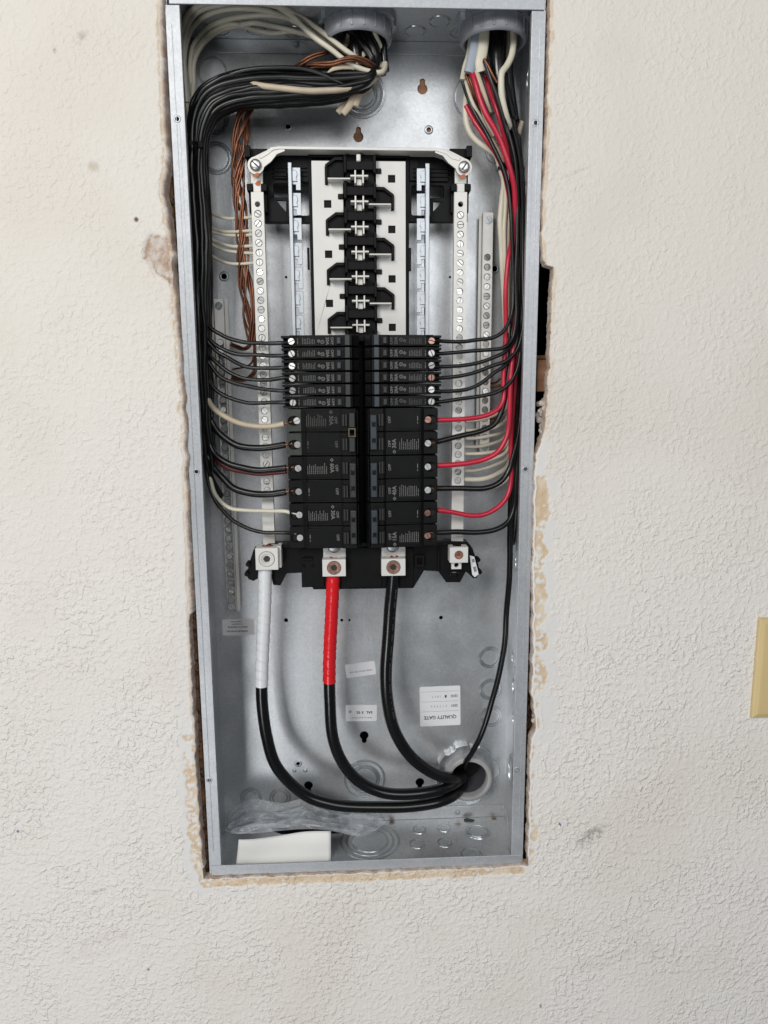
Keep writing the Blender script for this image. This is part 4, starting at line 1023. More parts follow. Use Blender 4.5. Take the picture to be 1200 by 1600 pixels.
# ================================================================== wires
def wire(name, label, cat, m_, r, pts, group=None, n=10, flat=1.0, wob=.0, strip=None):
    q_ = []
    for p in pts:
        if len(p) == 3 and p[1] < 66: y_ = max(p[1], 3); p = (p[0], y_, min(p[2], (y_+7)/.747-5))
        q_.append(p)
    c = [P(*p) if len(p) == 3 else Vector(p[:3])/1000 for p in q_]
    sp = spline(c)
    if wob:
        seed = random.random()*50
        sp = [q+Vector((noise.noise(Vector((k*.07, seed, 0))), noise.noise(Vector((k*.07, seed, 9))), noise.noise(Vector((k*.07, seed, 19)))))*wob/1000*min(1, k/8, (len(sp)-1-k)/8)+Vector((noise.noise(Vector((k*.21, seed, 40))), 0, noise.noise(Vector((k*.21, seed, 60)))))*wob*.35/1000*min(1, k/8, (len(sp)-1-k)/8) for k, q in enumerate(sp)]
    m = MB(); m.tube(sp, r, n, flat)
    if strip is None:
        o = m.build(name, m_, smooth=60); return tag(o, label, cat, group)
    t_ = thing(name, label, cat, group)
    m.build('insulation', m_, t_, 60)
    e = sp[-1]; dr_ = (sp[-1]-sp[-3]).normalized(); m = MB(); m.tube([e-dr_*.002, e+dr_*strip*.5/1000, e+dr_*strip/1000], r*.42, 8); m.build('bare_end', 'tin' if m_ != 'wire_red' and 'left' in label and r < 3 else 'copper', t_, 60)
    rebase(t_); return t_
def P3(x, y, z): return (x, y, z, 0)
# ---- left bundle: outer (a=0) to inner (a=1)
def left_path(a, dep, tail, down_to=None, top=None):
    o = dep
    tp_ = top if top is not None else 0
    pts = [P3(bxl+8+14*a*0-6+tp_, 46+(o-46)*.4, bzl+14), (590-8*a+tp_*.2, 92+8*a, 44+(o-46)*.3), (583-6*a, 112+16*a, o), (556, 116+24*a, o), (505, 111+42*a, o), (440, 108+50*a, o), (385, 111+49*a, o),
           (340+28*a, 122+40*a, o), (314+24*a, 141+36*a, o+2), (299+24*a, 178+26*a, o+3), (294+24*a, 235+5*a, o+3), (297+23*a, 300, o+2), (302+22*a, 400, o)]
    return pts + tail
LB_G = 'black wires bundled down the left side'
left = [
 ('wire_black', 2.15, .97, 40, [(311,470,40),(329,511,36),(345,521,34),(361,529,33),(384,535,31),(403,537,30),(441,536,28),(450,535,26)], 'black wire to the topmost narrow breaker of the left column'),
 ('wire_black', 2.15, .88, 46, [(309,480,44),(318,512,40),(327,531,37),(348,545.5,34),(371,553.6,32),(402,556,30),(442,555.5,28),(451,554.5,26)], 'black wire to the second narrow breaker of the left column'),
 ('wire_black', 2.15, .80, 38, [(308,490,38),(320,527,36),(337,547,35),(356,558.5,33),(377.5,570,32),(403.5,574,30),(444,574,28),(451,573,26)], 'black wire to the third narrow breaker of the left column'),
 ('wire_black', 2.15, .72, 52, [(308,500,48),(316,535,42),(329,557,38),(350,575,35),(376,588.5,32),(403.5,592.6,30),(423,592.6,29),(444,589.5,28),(452,591,26)], 'black wire to the fourth narrow breaker of the left column'),
 ('wire_black', 2.15, .64, 36, [(309,510,36),(317,549,36),(329,571,36),(345,588.5,34),(368,598,32),(403.5,607,30),(444,610.5,28),(452,610,26)], 'black wire to the fifth narrow breaker of the left column'),
 ('wire_black', 2.15, .55, 44, [(310,520,42),(317,570,40),(327,596,37),(338.5,610.5,35),(361,622.7,33),(390.5,629,31),(423,629,29),(446,629,28),(453,629,26)], 'black wire to the lowest narrow breaker of the left column'),
 ('wire_tan', 3.0, .30, 62, [(309,500,56),(311,554,46),(314,592,40),(329,633,36),(345,648,34),(371,661,32),(394,665.5,30),(423,666,27),(444,662,24)], 'thick cream wire curving to the upper double pole breaker on the left'),
 ('wire_black', 3.7, .45, 54, [(311,520,48),(315,590,44),(322,640,42),(334,666,40),(350,683.6,37),(371,696,34),(397,700.6,31),(423,699,28),(445,695,25)], 'thick black wire to the lower pole of the green-ended breaker'),
 ('wire_black', 3.5, .38, 34, [(311,530,36),(315,600,38),(322,670,40),(334,707,39),(353,723,36),(377.5,731,33),(403.5,734,30),(425,733,28),(447,731,25)], 'thick black wire with a dark red one under it, to the 60A breaker\'s upper pole'),
 ('wire_black', 3.8, .20, 46, [(311,540,46),(317,630,46),(322,703,44),(335,731,42),(350,748.6,39),(365,763,36),(393.5,771,32),(422,772,28),(446,768.5,25)], 'thick black wire to the lower pole of the left 60A breaker'),
 ('wire_white', 2.2, .14, 58, [(312,560,54),(317,650,50),(322,710,48),(328,748,44),(336.5,772,41),(355.5,791,37),(379,797,33),(412.5,798.6,29),(446,799,26),(454,801,24)], 'thin white wire to the lowest left breaker\'s upper pole'),
 ('wire_black', 2.2, .06, 40, [(311,560,42),(316,650,44),(322,730,44),(332,772,42),(343.6,793,39),(365,815,36),(389,826.6,33),(412.5,831,29),(446,832,26),(454,833,24)], 'thin black wire sweeping to the lowest terminal of the left column'),
 ('wire_maroon', 3.0, .42, 50, [(311,540,50),(316,610,46),(323,675,44),(335,713,42),(353,728,39),(377.5,736,36),(403.5,739,33),(425,738,31),(447,736,28)], 'dark red wire hugging the underside of a thick black wire at the 60A breaker'),
]
for m_, r, a, dep, tail, lab in left:
    thin = r < 2.5
    if m_ == 'wire_white':   # arrives with the whites, behind the black bundle
        pts = [(302,130,70),(300,180,68),(302,260,66),(306,380,62)]+tail
    elif m_ == 'wire_tan':
        pts = [(592,116,44),(575,132,34),(540,138.5,27),(500,141.5,24),(455,140,24),(410,134,27),(382,131,38),(350,140,56),(318,168,62),(305,230,62),(304,300,62),(306,400,60)]+tail
    else: pts = left_path(a, dep, tail, top=random.uniform(-10, 6))
    wj = 2.2
    wire('branch_wire', lab, 'wire', m_, r, pts, None, wob=2.0 if thin else 1.4, strip=7 if thin else 9)
# more thick wires filling the bundle; they end behind the breakers' wires
extra = [(5.6, 1.05, 44, 'heaviest black wire along the underside of the left bundle'), (4.3, .93, 60, None), (3.7, .83, 58, None), (3.4, .62, 30, None), (3.6, .50, 32, None), (3.7, .28, 32, None), (3.4, .10, 34, None), (3.4, .02, 50, None), (3.2, .75, 66, None), (3.1, 1.0, 34, None), (3.0, .86, 28, None), (2.6, .70, 26, None), (2.8, .40, 64, None), (2.4, -.02, 36, None)]
for i, (r, a, dep, lab) in enumerate(extra):
    x_end = 325 if a > .4 else 318
    tail = [(305+18*a,470,dep+2),(309+15*a,560,dep+6),(314+13*a,640,dep+10),(322+8*a,690,dep+12),(330+4*a,735,dep+14)]
    if i in (4, 5, 6): tail = tail[:3] + [(320,700,dep+10),(329,745,dep+14),(345,775,64)]
    o = wire('bundled_wire', lab or 'black wire running down inside the left-hand wire bundle', 'wire', 'wire_black', r, left_path(a, dep, tail, top=random.uniform(-14, 8)), None if lab else LB_G, wob=2.4)
# one loose black strand crossing the top of the bundle
wire('bundled_wire', 'loose black wire crossing diagonally over the top of the left bundle', 'wire', 'wire_black', 2.4, [(340,125,34),(380,111,30),(430,106,28),(480,109,28),(505,117,28),(525,127,30),(545,136,34),(556,142,42),(570,138,50)], wob=.4)
# cables in the mouth of the left bushing
for i, (px, py0, py1, r, d) in enumerate(((546,50,112,5,52),(556,48,118,6,40),(570,48,120,5.5,54),(582,45,112,7,46),(593,50,118,5,52),(600,62,112,3.6,46),(563,50,116,5,60))):
    wire('cable_sheath', 'black cable sheath end coming out of the bushing above the left bundle', 'cable', 'cable_black' if i != 3 else 'wire_black', r, [P3(Xm(px, py0, d), d, bzl+22), (px, (py0+py1)/2-5, d), (px+(3 if i > 2 else 8), py1, d)], 'cable sheath ends in the left bushing', flat=.7)
for i, (px, py, dx, dy, d) in enumerate(((540,178,14,-26,38),(556,166,6,-24,40),(528,176,22,-22,46))):
    wire('torn_sheath', ['torn tan paper and sheath scrap hanging lowest under the left bushing', 'short torn sheath scrap hanging just right of the longer one', 'thin torn paper filler strip left of the hanging scraps'][i], 'sheath scrap', 'wire_tan', lambda t_: 5.0-2.2*t_, [(px+dx+22, py+dy-18, 50), (px+dx, py+dy, d+4), (px+dx*.4, py+dy*.45, d), (px-4 if i == 0 else px, py, d-3)][:4], flat=.35, n=8, wob=1.5)
wire('torn_sheath', 'pale pointed sheath scrap lying over the copper wires at the left bushing', 'sheath scrap', 'wire_tan', lambda t_: .5+2.0*math.sin(math.pi*min(1, t_*1.1)), [(512,113,26),(522,107,27),(536,104,28),(552,106,30),(562,109,34)], flat=.4, n=8)
wire('torn_sheath', 'tan sheath end sticking up inside the left bushing mouth', 'sheath scrap', 'wire_tan', lambda t_: 4-2*t_, [(548,52,50),(542,66,46),(536,76,42)], flat=.4, n=8)
wire('torn_sheath', 'pale sheath scrap between the copper wires and black cables', 'sheath scrap', 'wire_white', lambda t_: 3-1*t_, [(575,78,44),(566,86,40),(560,94,36)], flat=.4, n=8)
# ---- whites looping over the top left
WG = 'white wires looping across the top left corner'
tops = [
 [(596,113,34),(575,111,32),(544,98,30),(515.5,76,30),(484,52,32),(462,30,36),(442.6,16,42),(420,4,50),(380,-4,56),(330,0,62),(300,16,64),(286,42,66),(280,70,70)],
 [(590,106,40),(560,92,36),(525,67,34),(500,48,36),(470,28,44),(440,12,52),(400,2,60),(350,6,66),(312,18,68),(292,44,68),(287,75,68),(288,110,70),(292,160,70)],
 [(600,112,44),(553.5,90,40),(525,70,40),(490,50,44),(455,31,50),(417,17,58),(367,14,62),(322,25,66),(297,52,68),(289,85,70),(289,130,72),(296,200,72)],
 [(596,110,50),(540,80,50),(500,52,52),(468,36,56),(436,25,60),(392,24,64),(351,32,68),(322,47.5,70),(302,72,72),(297,100,72),(299,130,74),(306,220,74),(312,300,72)],
 [(600,105,56),(540,78,60),(500,60,62),(455,49,64),(430,52,66),(405,49,68),(367,38,70),(344.5,43,70),(319,62,72),(303,90,74),(300,125,74),(306,210,74),(314,300,72)],
 [(598,108,52),(545,82,54),(481,55,58),(436,43,62),(398,36,66),(376,39.5,68),(344,48,70),(318,68,72),(304,95,72),(303,135,74),(309,230,74),(316,320,72)],
]
rg0 = random.Random(5)
for i, pts in enumerate(tops):
    wire('neutral_wire', ['brightest white wire, crossing diagonally in front of the left bushing mouth', 'white wire just above the brightest one at the left bushing', 'cream wire third in from the corner of the top left loops', 'cream wire arching mid-way in the top left loops', 'cream wire with a dip in its arch over the black bundle', 'innermost cream wire of the top left loops'][i], 'wire', 'wire_white', 2.6 if i < 2 else 2.35, [P3(bxl+rg0.uniform(5, 18), 46+rg0.uniform(-8, 12), bzl+10), (601, 92, 50)]+pts, WG, wob=.8)
NG = 'white wires running to the left neutral bar'
for i, (pts) in enumerate(([(316,300,68),(323,322,66),(335,335,64),(352,341,62),(375,341,58),(396,339,50)], [(318,330,68),(325,352,66),(345,361,62),(366,362,58),(396,360,50)], [(318,336,68),(325,358,66),(345,366,63),(370,368,59),(396,367,50)],
        [(318,345,68),(325,369,66),(345,380,62),(365,385,58),(397,384,50)], [(318,352,68),(325,376,66),(345,389,62),(370,394,58),(398,396,50)], [(318,366,68),(326,394,66),(342,406,62),(362,412,58),(399,411,50)])):
    wire('neutral_wire', 'white wire to the left neutral bar, %s of six crossing behind the copper' % ['topmost', 'second', 'third', 'fourth', 'fifth', 'lowest'][i], 'wire', 'wire_white', 1.75, pts, NG, n=8)
wire('neutral_wire', 'long cream wire running down behind the left bundle past the ground bar top', 'wire', 'wire_white', 2.6, [(314,300,72),(322,380,68),(328,450,64),(330.5,500,62),(332.5,560,60),(331,620,60),(329,665,58),(326,720,60),(332,770,66),(345,800,72)], wob=.4)
# ---- copper, left
def strands(name, label, group, ctr, ns, rad, r, turns, seed, ph=0):
    rg = random.Random(seed); sp = spline([P(*p) for p in ctr], .003)
    for k in range(ns):
        a0 = 2*math.pi*k/ns + ph; rr0 = rad*(.45+.6*rg.random()); tw = turns*(1+.3*(rg.random()-.5)); out = []
        sd = rg.random()*40
        for i, q in enumerate(sp):
            tt = i/(len(sp)-1); T_ = (sp[min(i+1, len(sp)-1)]-sp[max(0, i-1)]).normalized(); n1 = T_.cross(Vector((0, 1, 0))).normalized(); n2 = T_.cross(n1)
            a = a0+tw*2*math.pi*tt + .8*noise.noise(Vector((tt*5, sd, 0))); rr = rr0*(1+.5*noise.noise(Vector((tt*7, sd, 4))))
            out.append(q+n1*(rr*math.cos(a)/1000)+n2*(rr*.7*math.sin(a)/1000))
        m = MB(); m.tube(out, r, 8); o = m.build(name, 'copper', smooth=60); tag(o, label, 'copper wire', group)
strands('ground_wire', 'bare copper wire in the twisted bunch hanging left of the neutral bar', 'bare copper wires twisted down the left side', [(396,140,62),(388,160,62),(380,182,60),(376,210,58),(374,250,58),(373,290,58),(375,330,57),(378,370,57),(380,410,58),(386,450,59),(391,485,60),(393,515,62),(394,535,64)], 12, 6.6, 1.2, 1.7, 5)
strands('ground_wire', 'bare copper wire curling up to the left ground bar', 'bare copper wires ending at the left ground bar', [(392,500,62),(393,525,64),(390,540,68),(380,545,74),(368,541,80),(361,538,86)], 3, 1.8, 1.15, .4, 6)
strands('ground_wire', 'bare copper wire curling into the lower hole of the left ground bar', 'lower copper wires ending at the left ground bar', [(395,505,62),(398,540,64),(399,565,66),(396,583,70),(384,592,76),(370,592,82),(363,591,86)], 4, 2.6, 1.15, .5, 7)
strands('ground_wire', 'single copper wire passing behind the third left black wire', None, [(397,540,64),(394,565,68),(382,573,76),(364,577,86)], 1, .5, 1.1, .2, 8)
strands('ground_wire', 'bright bare copper wire arching over the top of the left bundle', 'bright copper wires on top of the left bundle', [(592,66,56),(602,96,50),(598,112,40),(585,104,34),(568,95,28),(550,91,24),(535,94,24),(520,99,26),(505,101,28),(488,103,34),(470,107,44),(440,120,56),(410,135,62)], 4, 2.2, 1.35, 1.3, 9)
strands('ground_wire', 'bare copper wire looping above the bundle left of the bushing', 'copper loops above the left bundle', [(545,90,48),(520,80,42),(505,83,36),(488,88,34),(474,97,36),(462,105,44),(440,118,56)], 3, 1.8, 1.3, .7, 10)
strands('ground_wire', 'dark copper wire showing between the black wires and the cream one', None, [(560,130,46),(535,137,42),(505,140.5,40),(478,140,40),(460,138,46)], 1, .4, 1.3, .2, 11)
# ---- zip ties
def ziptie(px, py, d, rx, ry, label, head):
    t_ = thing('zip_tie', label, 'zip tie'); c0 = P(px, py, d)*1000
    rows_ = []
    m = MB()
    for h in (-1.8, 1.8):
        rows_.append([(c0.x+rx*math.cos(2*math.pi*i/28), c0.y+ry*math.sin(2*math.pi*i/28), c0.z+h+.12*rx*math.cos(2*math.pi*i/28)) for i in range(28)])
    rows_2 = [[(c0.x+(rx-.9)*math.cos(2*math.pi*i/28), c0.y+(ry-.9)*math.sin(2*math.pi*i/28), q[2]) for i, q in enumerate(r_)] for r_ in rows_[::-1]]
    m.quad_grid(rows_+rows_2+rows_[:1], True); m.build('strap', 'black', t_, 50)
    m = MB(); m.box(c0.x+head[0]-2.6, c0.x+head[0]+2.6, c0.y+head[1]-3, c0.y+head[1]+2, c0.z-3, c0.z+3.4); m.build('head', 'black', t_, bevel=.7); rebase(t_)
ziptie(305, 237, 47, 12.5, 27, 'black zip tie round the left black wire bundle', (9.5, -20))
ziptie(785, 263, 52, 5.5, 7, 'small black zip tie round the white wires at the upper right', (-1.5, -7))

# ---- right side
RB = 'black wires running down the right side'
up_b = {1: [(757,92,40),(759,100,38),(767,124,36),(775,153,34),(785,180,34),(796,213,34),(804,247,34),(808,300,36),(808,370,36),(806,430,36)],
        2: [(722,122,50),(724,131,50),(731,153,46),(744,180,42),(760,207,40),(773,233,38),(786,262,36),(795,297,36),(799,340,36),(801,400,38)],
        3: [(776,120,40),(783,150,38),(795,185,40),(805,215,42),(812,255,44),(815,310,46),(816,380,46)]}
wire('branch_wire', 'black wire to the topmost narrow breaker of the right column', 'wire', 'wire_black', 2.1, up_b[2]+[(802,450,38),(801,482,36),(796,501,34),(785,519,32),(770,527.5,31),(745,531,30),(720,534,29),(690,533,27),(681,532,25)], strip=7, wob=.5)
wire('branch_wire', 'black wire to the second narrow breaker of the right column', 'wire', 'wire_black', 2.1, up_b[1]+[(807,470,36),(806,501,35),(800,530,34),(787.5,543,32),(770,546,31),(745,547.5,30),(720,550,29),(690,552.5,27),(681,553,25)], strip=7, wob=.5)
wire('branch_wire', 'black wire to the third narrow breaker of the right column', 'wire', 'wire_black', 2.1, [(770,110,44),(778,150,42),(790,190,42),(801,240,42),(806,300,44),(808,380,44),(808,450,44),(808,500,42),(803,532,38),(790,549,34),(770,559,32),(745,567.5,31),(720,571.5,29),(690,573,27),(681,573,25)], strip=7, wob=.5)
wire('branch_wire', 'black wire to the fourth narrow breaker of the right column, swinging in from the flange', 'wire', 'wire_black', 2.1, up_b[3]+[(817,450,42),(818,500,38),(815,525,35),(807.5,547.5,33),(790,564,32),(770,571,31),(745,581,30),(720,587,29),(690,590.5,27),(681,591,25)], strip=7, wob=.4)
wire('branch_wire', 'black wire to the fifth narrow breaker of the right column', 'wire', 'wire_black', 2.1, [(782,110,46),(790,150,46),(799,190,46),(808,240,48),(811,300,48),(812,400,46),(811,480,44),(806,540,40),(790,570,36),(770,584,33),(751,599,31),(732.5,607.5,30),(720,610,29),(695,611.5,27),(681,611,25)], strip=7, wob=.5)
wire('branch_wire', 'black wire to the lowest narrow breaker of the right column', 'wire', 'wire_black', 2.1, [(788,112,50),(795,150,50),(803,190,50),(811,240,50),(814,300,50),(815,400,46),(815,500,42),(813,545,38),(808,577,35),(795,600,33),(776,612.5,32),(757.5,617.5,31),(720,623,29),(695,627,27),(681,628.5,25)], strip=7, wob=.4)
wire('branch_wire', 'thick black wire to the lower pole of the uppermost right double pole breaker', 'wire', 'wire_black', 2.9, [(765,100,56),(772,150,54),(786,200,52),(797,260,52),(802,330,52),(803,420,50),(801,500,46),(796,570,42),(790,612,40),(785,637,38),(773.6,661,35),(752.5,673,32),(720,681,29),(700,686,27),(684,690,25)], strip=9, wob=.5)
wire('branch_wire', 'thick glossy black wire to the lower pole of the right 40A breaker', 'wire', 'cable_black', 3.1, [(790,112,58),(799,170,56),(809,240,54),(815,320,52),(817,420,50),(817,520,46),(815,610,42),(811,670,38),(804.5,705,36),(795,735,35),(782,752.7,33),(759,762.5,31),(720,763,28),(690,763,26),(682,763,25)], strip=9, wob=.3)
wire('branch_wire', 'thick black wire to the lowest terminal of the right column', 'wire', 'wire_black', 3.0, [(784,112,62),(793,170,60),(804,240,58),(811,320,56),(813,420,54),(813,520,52),(812,620,48),(809,700,44),(806,760,40),(803,795,38),(793,816,35),(773.6,827.5,32),(744,832,30),(715,831,28),(690,832,26),(682,832,25)], strip=9, wob=.3)
wire('branch_wire', 'red wire to the upper pole of the uppermost right double pole breaker', 'wire', 'wire_red', 2.6, [(728,165,52),(736,180,50),(745,195,47),(755,210,45),(765,225,44),(775,240,46),(787,268,48),(796,310,48),(801,350,48),(799,378,44),(795,398,40),(792.5,420,38),(790,457,38),(790,507,40),(789,545,40),(786.5,595,38),(787,622,36),(780,637,34),(765.5,647,32),(747.6,652,31),(720,655,28),(695,656,26),(683,656.5,25)], strip=9, wob=.3)
wire('branch_wire', 'bright red wire from the sheath end down to the right 40A breaker', 'wire', 'wire_red', 2.9, [(735,104,40),(738,114,38),(743,130,35),(750,155,33),(760,180,31),(772,200,30),(783,222,30),(791,245,30),(798,268,31),(803,291,33),(805,320,36),(806,360,42),(806,420,46),(805,480,46),(803,530,42),(800,564,38),(797.5,595,36),(796,640,34),(794,673,33),(788,691,32),(777,707,31),(759,717,30),(736,722.7,28),(710,726,26),(690,727,25),(683,727,25)], strip=9, wob=.3)
wire('branch_wire', 'dark red wire dipping to the upper pole of the lowest right breaker', 'wire', 'wire_red', 2.7, [(758,120,52),(768,150,46),(776,172,42),(783,195,42),(791,225,44),(800,270,46),(807,330,50),(809,420,52),(808,520,50),(804,600,46),(800,660,42),(798,700,40),(798,754,37),(791.5,777,34),(777,793,32),(756,804,30),(736,805.6,28),(715,802,27),(698,798.5,26),(684,797,25)], strip=9, wob=.3)
wire('branch_wire', 'maroon wire showing between the black ones at the upper right flange', 'wire', 'wire_maroon', 2.6, [(790,205,60),(800,235,52),(808,262,48),(812,300,54),(812,360,60)], wob=.3)
for i, pts in enumerate(([(795,120,64),(805,180,62),(813,250,58),(818,330,56),(819,430,54),(819,540,52),(817,650,52),(814,720,56),(808,790,62),(800,850,70)], [(772,120,60),(786,180,58),(799,250,58),(806,330,60),(808,430,60),(808,540,60),(806,650,60),(803,720,62),(800,800,66),(797,860,72)], [(762,108,62),(775,160,58),(790,215,56),(802,290,56),(809,380,52),(811,480,50),(810,560,52),(808,640,56),(806,700,60)])):
    wire('bundled_wire', 'black wire hidden among the others down the right side', 'wire', 'wire_black', [3.3, 3.2, 2.8][i], pts, 'black wires filling the right-hand bundle', wob=.6)
# glossy cable down to the back bushing
wire('feeder_cable', 'glossy black cable hanging down the right side into the back bushing', 'cable', 'cable_black', 3.5, [(806,640,62),(803,700,60),(799,760,58),(797,830,58),(796,900,58),(791,960,56),(789,1000,56),(784.5,1030,56),(777,1065,56),(768,1097,56),(760,1125,57),(750,1152,60),(738,1175,66),(728,1190,76),(724,1200,92),(722,1205,110)])
# white wires, right
wire('neutral_wire', 'thick white wire bowing out lowest at the upper right', 'wire', 'wire_white', 3.0, [(732,135,60),(729,150,56),(727,172,54),(729,192,53),(735,209,52),(745,221,52),(760,232,52),(775,243,52),(781,262,52),(787,285,52),(785,305,52),(783,325,52),(781.5,345,52),(783,378,53),(785,420,54),(788,465,56),(791,540,62),(793,620,68)], wob=.3)
wire('neutral_wire', 'cream wire beside the thick white one, right gutter', 'wire', 'wire_white', 2.2, [(742,150,58),(745,180,54),(752,205,50),(765,225,48),(779,245,50),(786,265,50),(790,290,50),(790,320,50),(788,355,50),(789,413,52),(791,470,56),(793,560,66)], wob=.3)
wire('neutral_wire', 'third cream wire half hidden by the red one, right gutter', 'wire', 'wire_tan', 2.0, [(749,150,58),(757,185,54),(768,215,52),(783,245,54),(793,285,54),(795,330,54),(794,380,54),(795,440,54),(795,520,60)], wob=.3)
wire('neutral_wire', 'slim white wire curling beside the red one at the grey sheath', 'wire', 'wire_white', 1.9, [(726,118,52),(728,128,48),(733,146,44),(741,166,42),(751,183,44),(760,200,46),(768,212,50)], wob=.3)
wire('neutral_wire', 'slim white wire just right of the bright red one near the sheath ends', 'wire', 'wire_white', 1.9, [(752,165,42),(757,180,40),(764,197,42),(771,212,46)], wob=.3)
wire('branch_wire', 'thin green wire beside the bowed white wire, upper right', 'wire', 'wire_green', 1.6, [(733,150,58),(733,165,56),(736,180,55),(742,196,56)], wob=.2)
wire('torn_sheath', 'cream insulated wire looping down from the right bushing rim', 'wire', 'wire_white', 3.3, [(802,48,40),(802,70,36),(799,88,34),(791,104,32),(784,113,30),(783,128,30),(784,150,30),(788,170,32),(793,188,36),(797,200,42)], flat=.8)
wire('torn_sheath', 'tan flat sheath strip beside the bright red wire', 'sheath scrap', 'wire_tan', lambda t_: 3.4-2.2*t_, [(741,108,38),(747,122,36),(755,142,35),(762,162,36),(767,175,40)], flat=.4, n=8)
wire('torn_sheath', 'small tan sheath end poking out at the far right of the bundle', 'sheath scrap', 'wire_tan', 2.6, [(815,190,60),(812,202,58),(809,216,60)], flat=.6)
wire('cable_sheath', 'flat grey cable sheath coming out of the right bushing', 'cable', 'jacket_grey', 5.6, [P3(Xm(747,50,40), 40, bzr+22), (744,62,39), (740,85,38), (735,106,37), (733,114,37)], flat=.5, n=14)
wire('cable_sheath', 'flat cream cable sheath in the middle of the right bushing', 'cable', 'wire_white', 5.4, [P3(Xm(757,50,38), 38, bzr+22), (756,62,37), (753,85,36), (750,100,36), (752,112,37)], flat=.5, n=14)
wire('cable_sheath', 'narrow white sheath left of the grey one, right bushing', 'cable', 'wire_white', 3.2, [P3(Xm(738,60,52), 52, bzr+22), (733,85,50), (727,105,48), (723,125,47)], flat=.7, n=12)
wire('cable_sheath', 'thick round black cable in the right bushing', 'cable', 'cable_black', 9.0, [P3(Xm(778,50,48), 48, bzr+22), (778,64,47), (777,90,45), (779,118,44), (786,150,46), (795,185,52)], n=16)
wire('cable_sheath', 'black cable behind the cream loop, right bushing', 'cable', 'wire_black', 6.0, [P3(Xm(795,50,60), 60, bzr+22), (795,75,60), (793,110,58), (797,150,58), (803,190,58)], n=14)
wire('cable_sheath', 'olive-shaded cream sheath behind the loop, right bushing', 'cable', 'wire_tan', 4.6, [P3(Xm(790,50,56), 56, bzr+22), (790,70,54), (788,95,52), (785,120,50)], n=12, flat=.6)
wire('branch_wire', 'black wire bordering the slim white one at the grey sheath', 'wire', 'wire_black', 2.2, [(757,95,33),(763,112,31),(768,128,30),(775,148,30),(782,172,31),(790,200,34),(798,228,36),(803,262,40)], wob=.2)
wire('ground_wire', 'short copper wire slanting between the sheath ends, right bushing', 'copper wire', 'copper', 1.3, [(756,92,32),(763,103,30),(770,118,29),(777,130,30)])
strands('ground_wire', 'bare copper wire below the grey sheath at the upper right', 'copper wires below the grey sheath', [(729,115,44),(735,130,42),(741,148,44),(747,165,50),(755,180,56)], 3, 2.0, 1.2, .5, 21)
strands('ground_wire', 'bare copper wire behind the right ground bar', 'dim copper wires behind the right ground bar', [(797,560,76),(792,590,78),(780,600,82),(766,603,88)], 3, 4.0, 1.2, .3, 22)
strands('ground_wire', 'bare copper wire ending low on the right ground bar', 'copper wires ending low on the right ground bar', [(797,600,76),(791,630,78),(780,652,82),(764,658,88)], 3, 4.0, 1.2, .3, 23)
RG = 'white wires running to the right neutral bar'
for i, (r, pts) in enumerate(((1.8, [(794,610,66),(790,640,60),(782.5,643,56),(769,650,54),(750,656,52),(727,658,50)]), (1.9, [(797,640,68),(790,657,62),(775,667,58),(755,671.5,54),(727,672,50)]), (1.9, [(797,655,68),(788,674,62),(765,681,58),(740,685,54),(724,685,50)]),
        (1.9, [(797,665,68),(786,685,62),(765,694,58),(745,698,54),(724,698,50)]), (1.9, [(797,685,68),(785,701,62),(761,707.5,56),(740,709,53),(723,709,50)]), (1.9, [(798,690,68),(790,707,62),(772,716,57),(748,722,54),(723,723,50)]),
        (1.9, [(798,700,68),(793,716,62),(772,727,57),(745,735,54),(722,736,50)]), (2.9, [(800,705,64),(792,729,60),(775,741,56),(755,748,53),(722,749,50)]), (1.9, [(800,730,66),(793,748,62),(778,759,58),(760,764,55),(740,766,53)]))):
    wire('neutral_wire', 'white wire to the right neutral bar, %s of the nine fanned out there' % ['topmost', 'second', 'third', 'fourth', 'fifth', 'sixth', 'seventh', 'thick eighth', 'lowest'][i], 'wire', 'wire_white', r, pts, RG, n=8)

# ---- service cables
def cable_print(parent, sp, r, u0, u1, side=0.0, seed=1, m_='print'):
    rg = random.Random(seed); m = MB(); n = len(sp); off = parent.location
    L_ = [0]
    for i in range(1, n): L_.append(L_[-1]+(sp[i]-sp[i-1]).length*1000)
    def at_(d):
        for i in range(1, n):
            if L_[i] >= d: k = (d-L_[i-1])/max(1e-6, L_[i]-L_[i-1]); return sp[i-1].lerp(sp[i], k)*1000, (sp[i]-sp[i-1]).normalized()
        return sp[-1]*1000, (sp[-1]-sp[-2]).normalized()
    d = u0*L_[-1]
    while d < u1*L_[-1]:
        if rg.random() < .16: d += rg.uniform(2, 7)
        w_ = rg.uniform(.5, 1.0); h_ = rg.choice((.5, .75, .75)); p, T_ = at_(d); sd = T_.cross(Vector((0, -1, 0))).normalized(); nn = (Vector((0, -1, 0))*math.cos(side)+sd*math.sin(side)).normalized(); tt = nn.cross(T_).normalized()
        c0 = p+nn*(r+.08); b_ = len(m.v); m.v += [tuple(c0-T_*w_/2-tt*h_), tuple(c0+T_*w_/2-tt*h_), tuple(c0+T_*w_/2+tt*h_), tuple(c0-T_*w_/2+tt*h_)]; m.f.append((b_, b_+1, b_+2, b_+3)); d += w_+rg.uniform(.4, .8)
    o = m.build('jacket_print', m_, parent); o.location = -off; return o
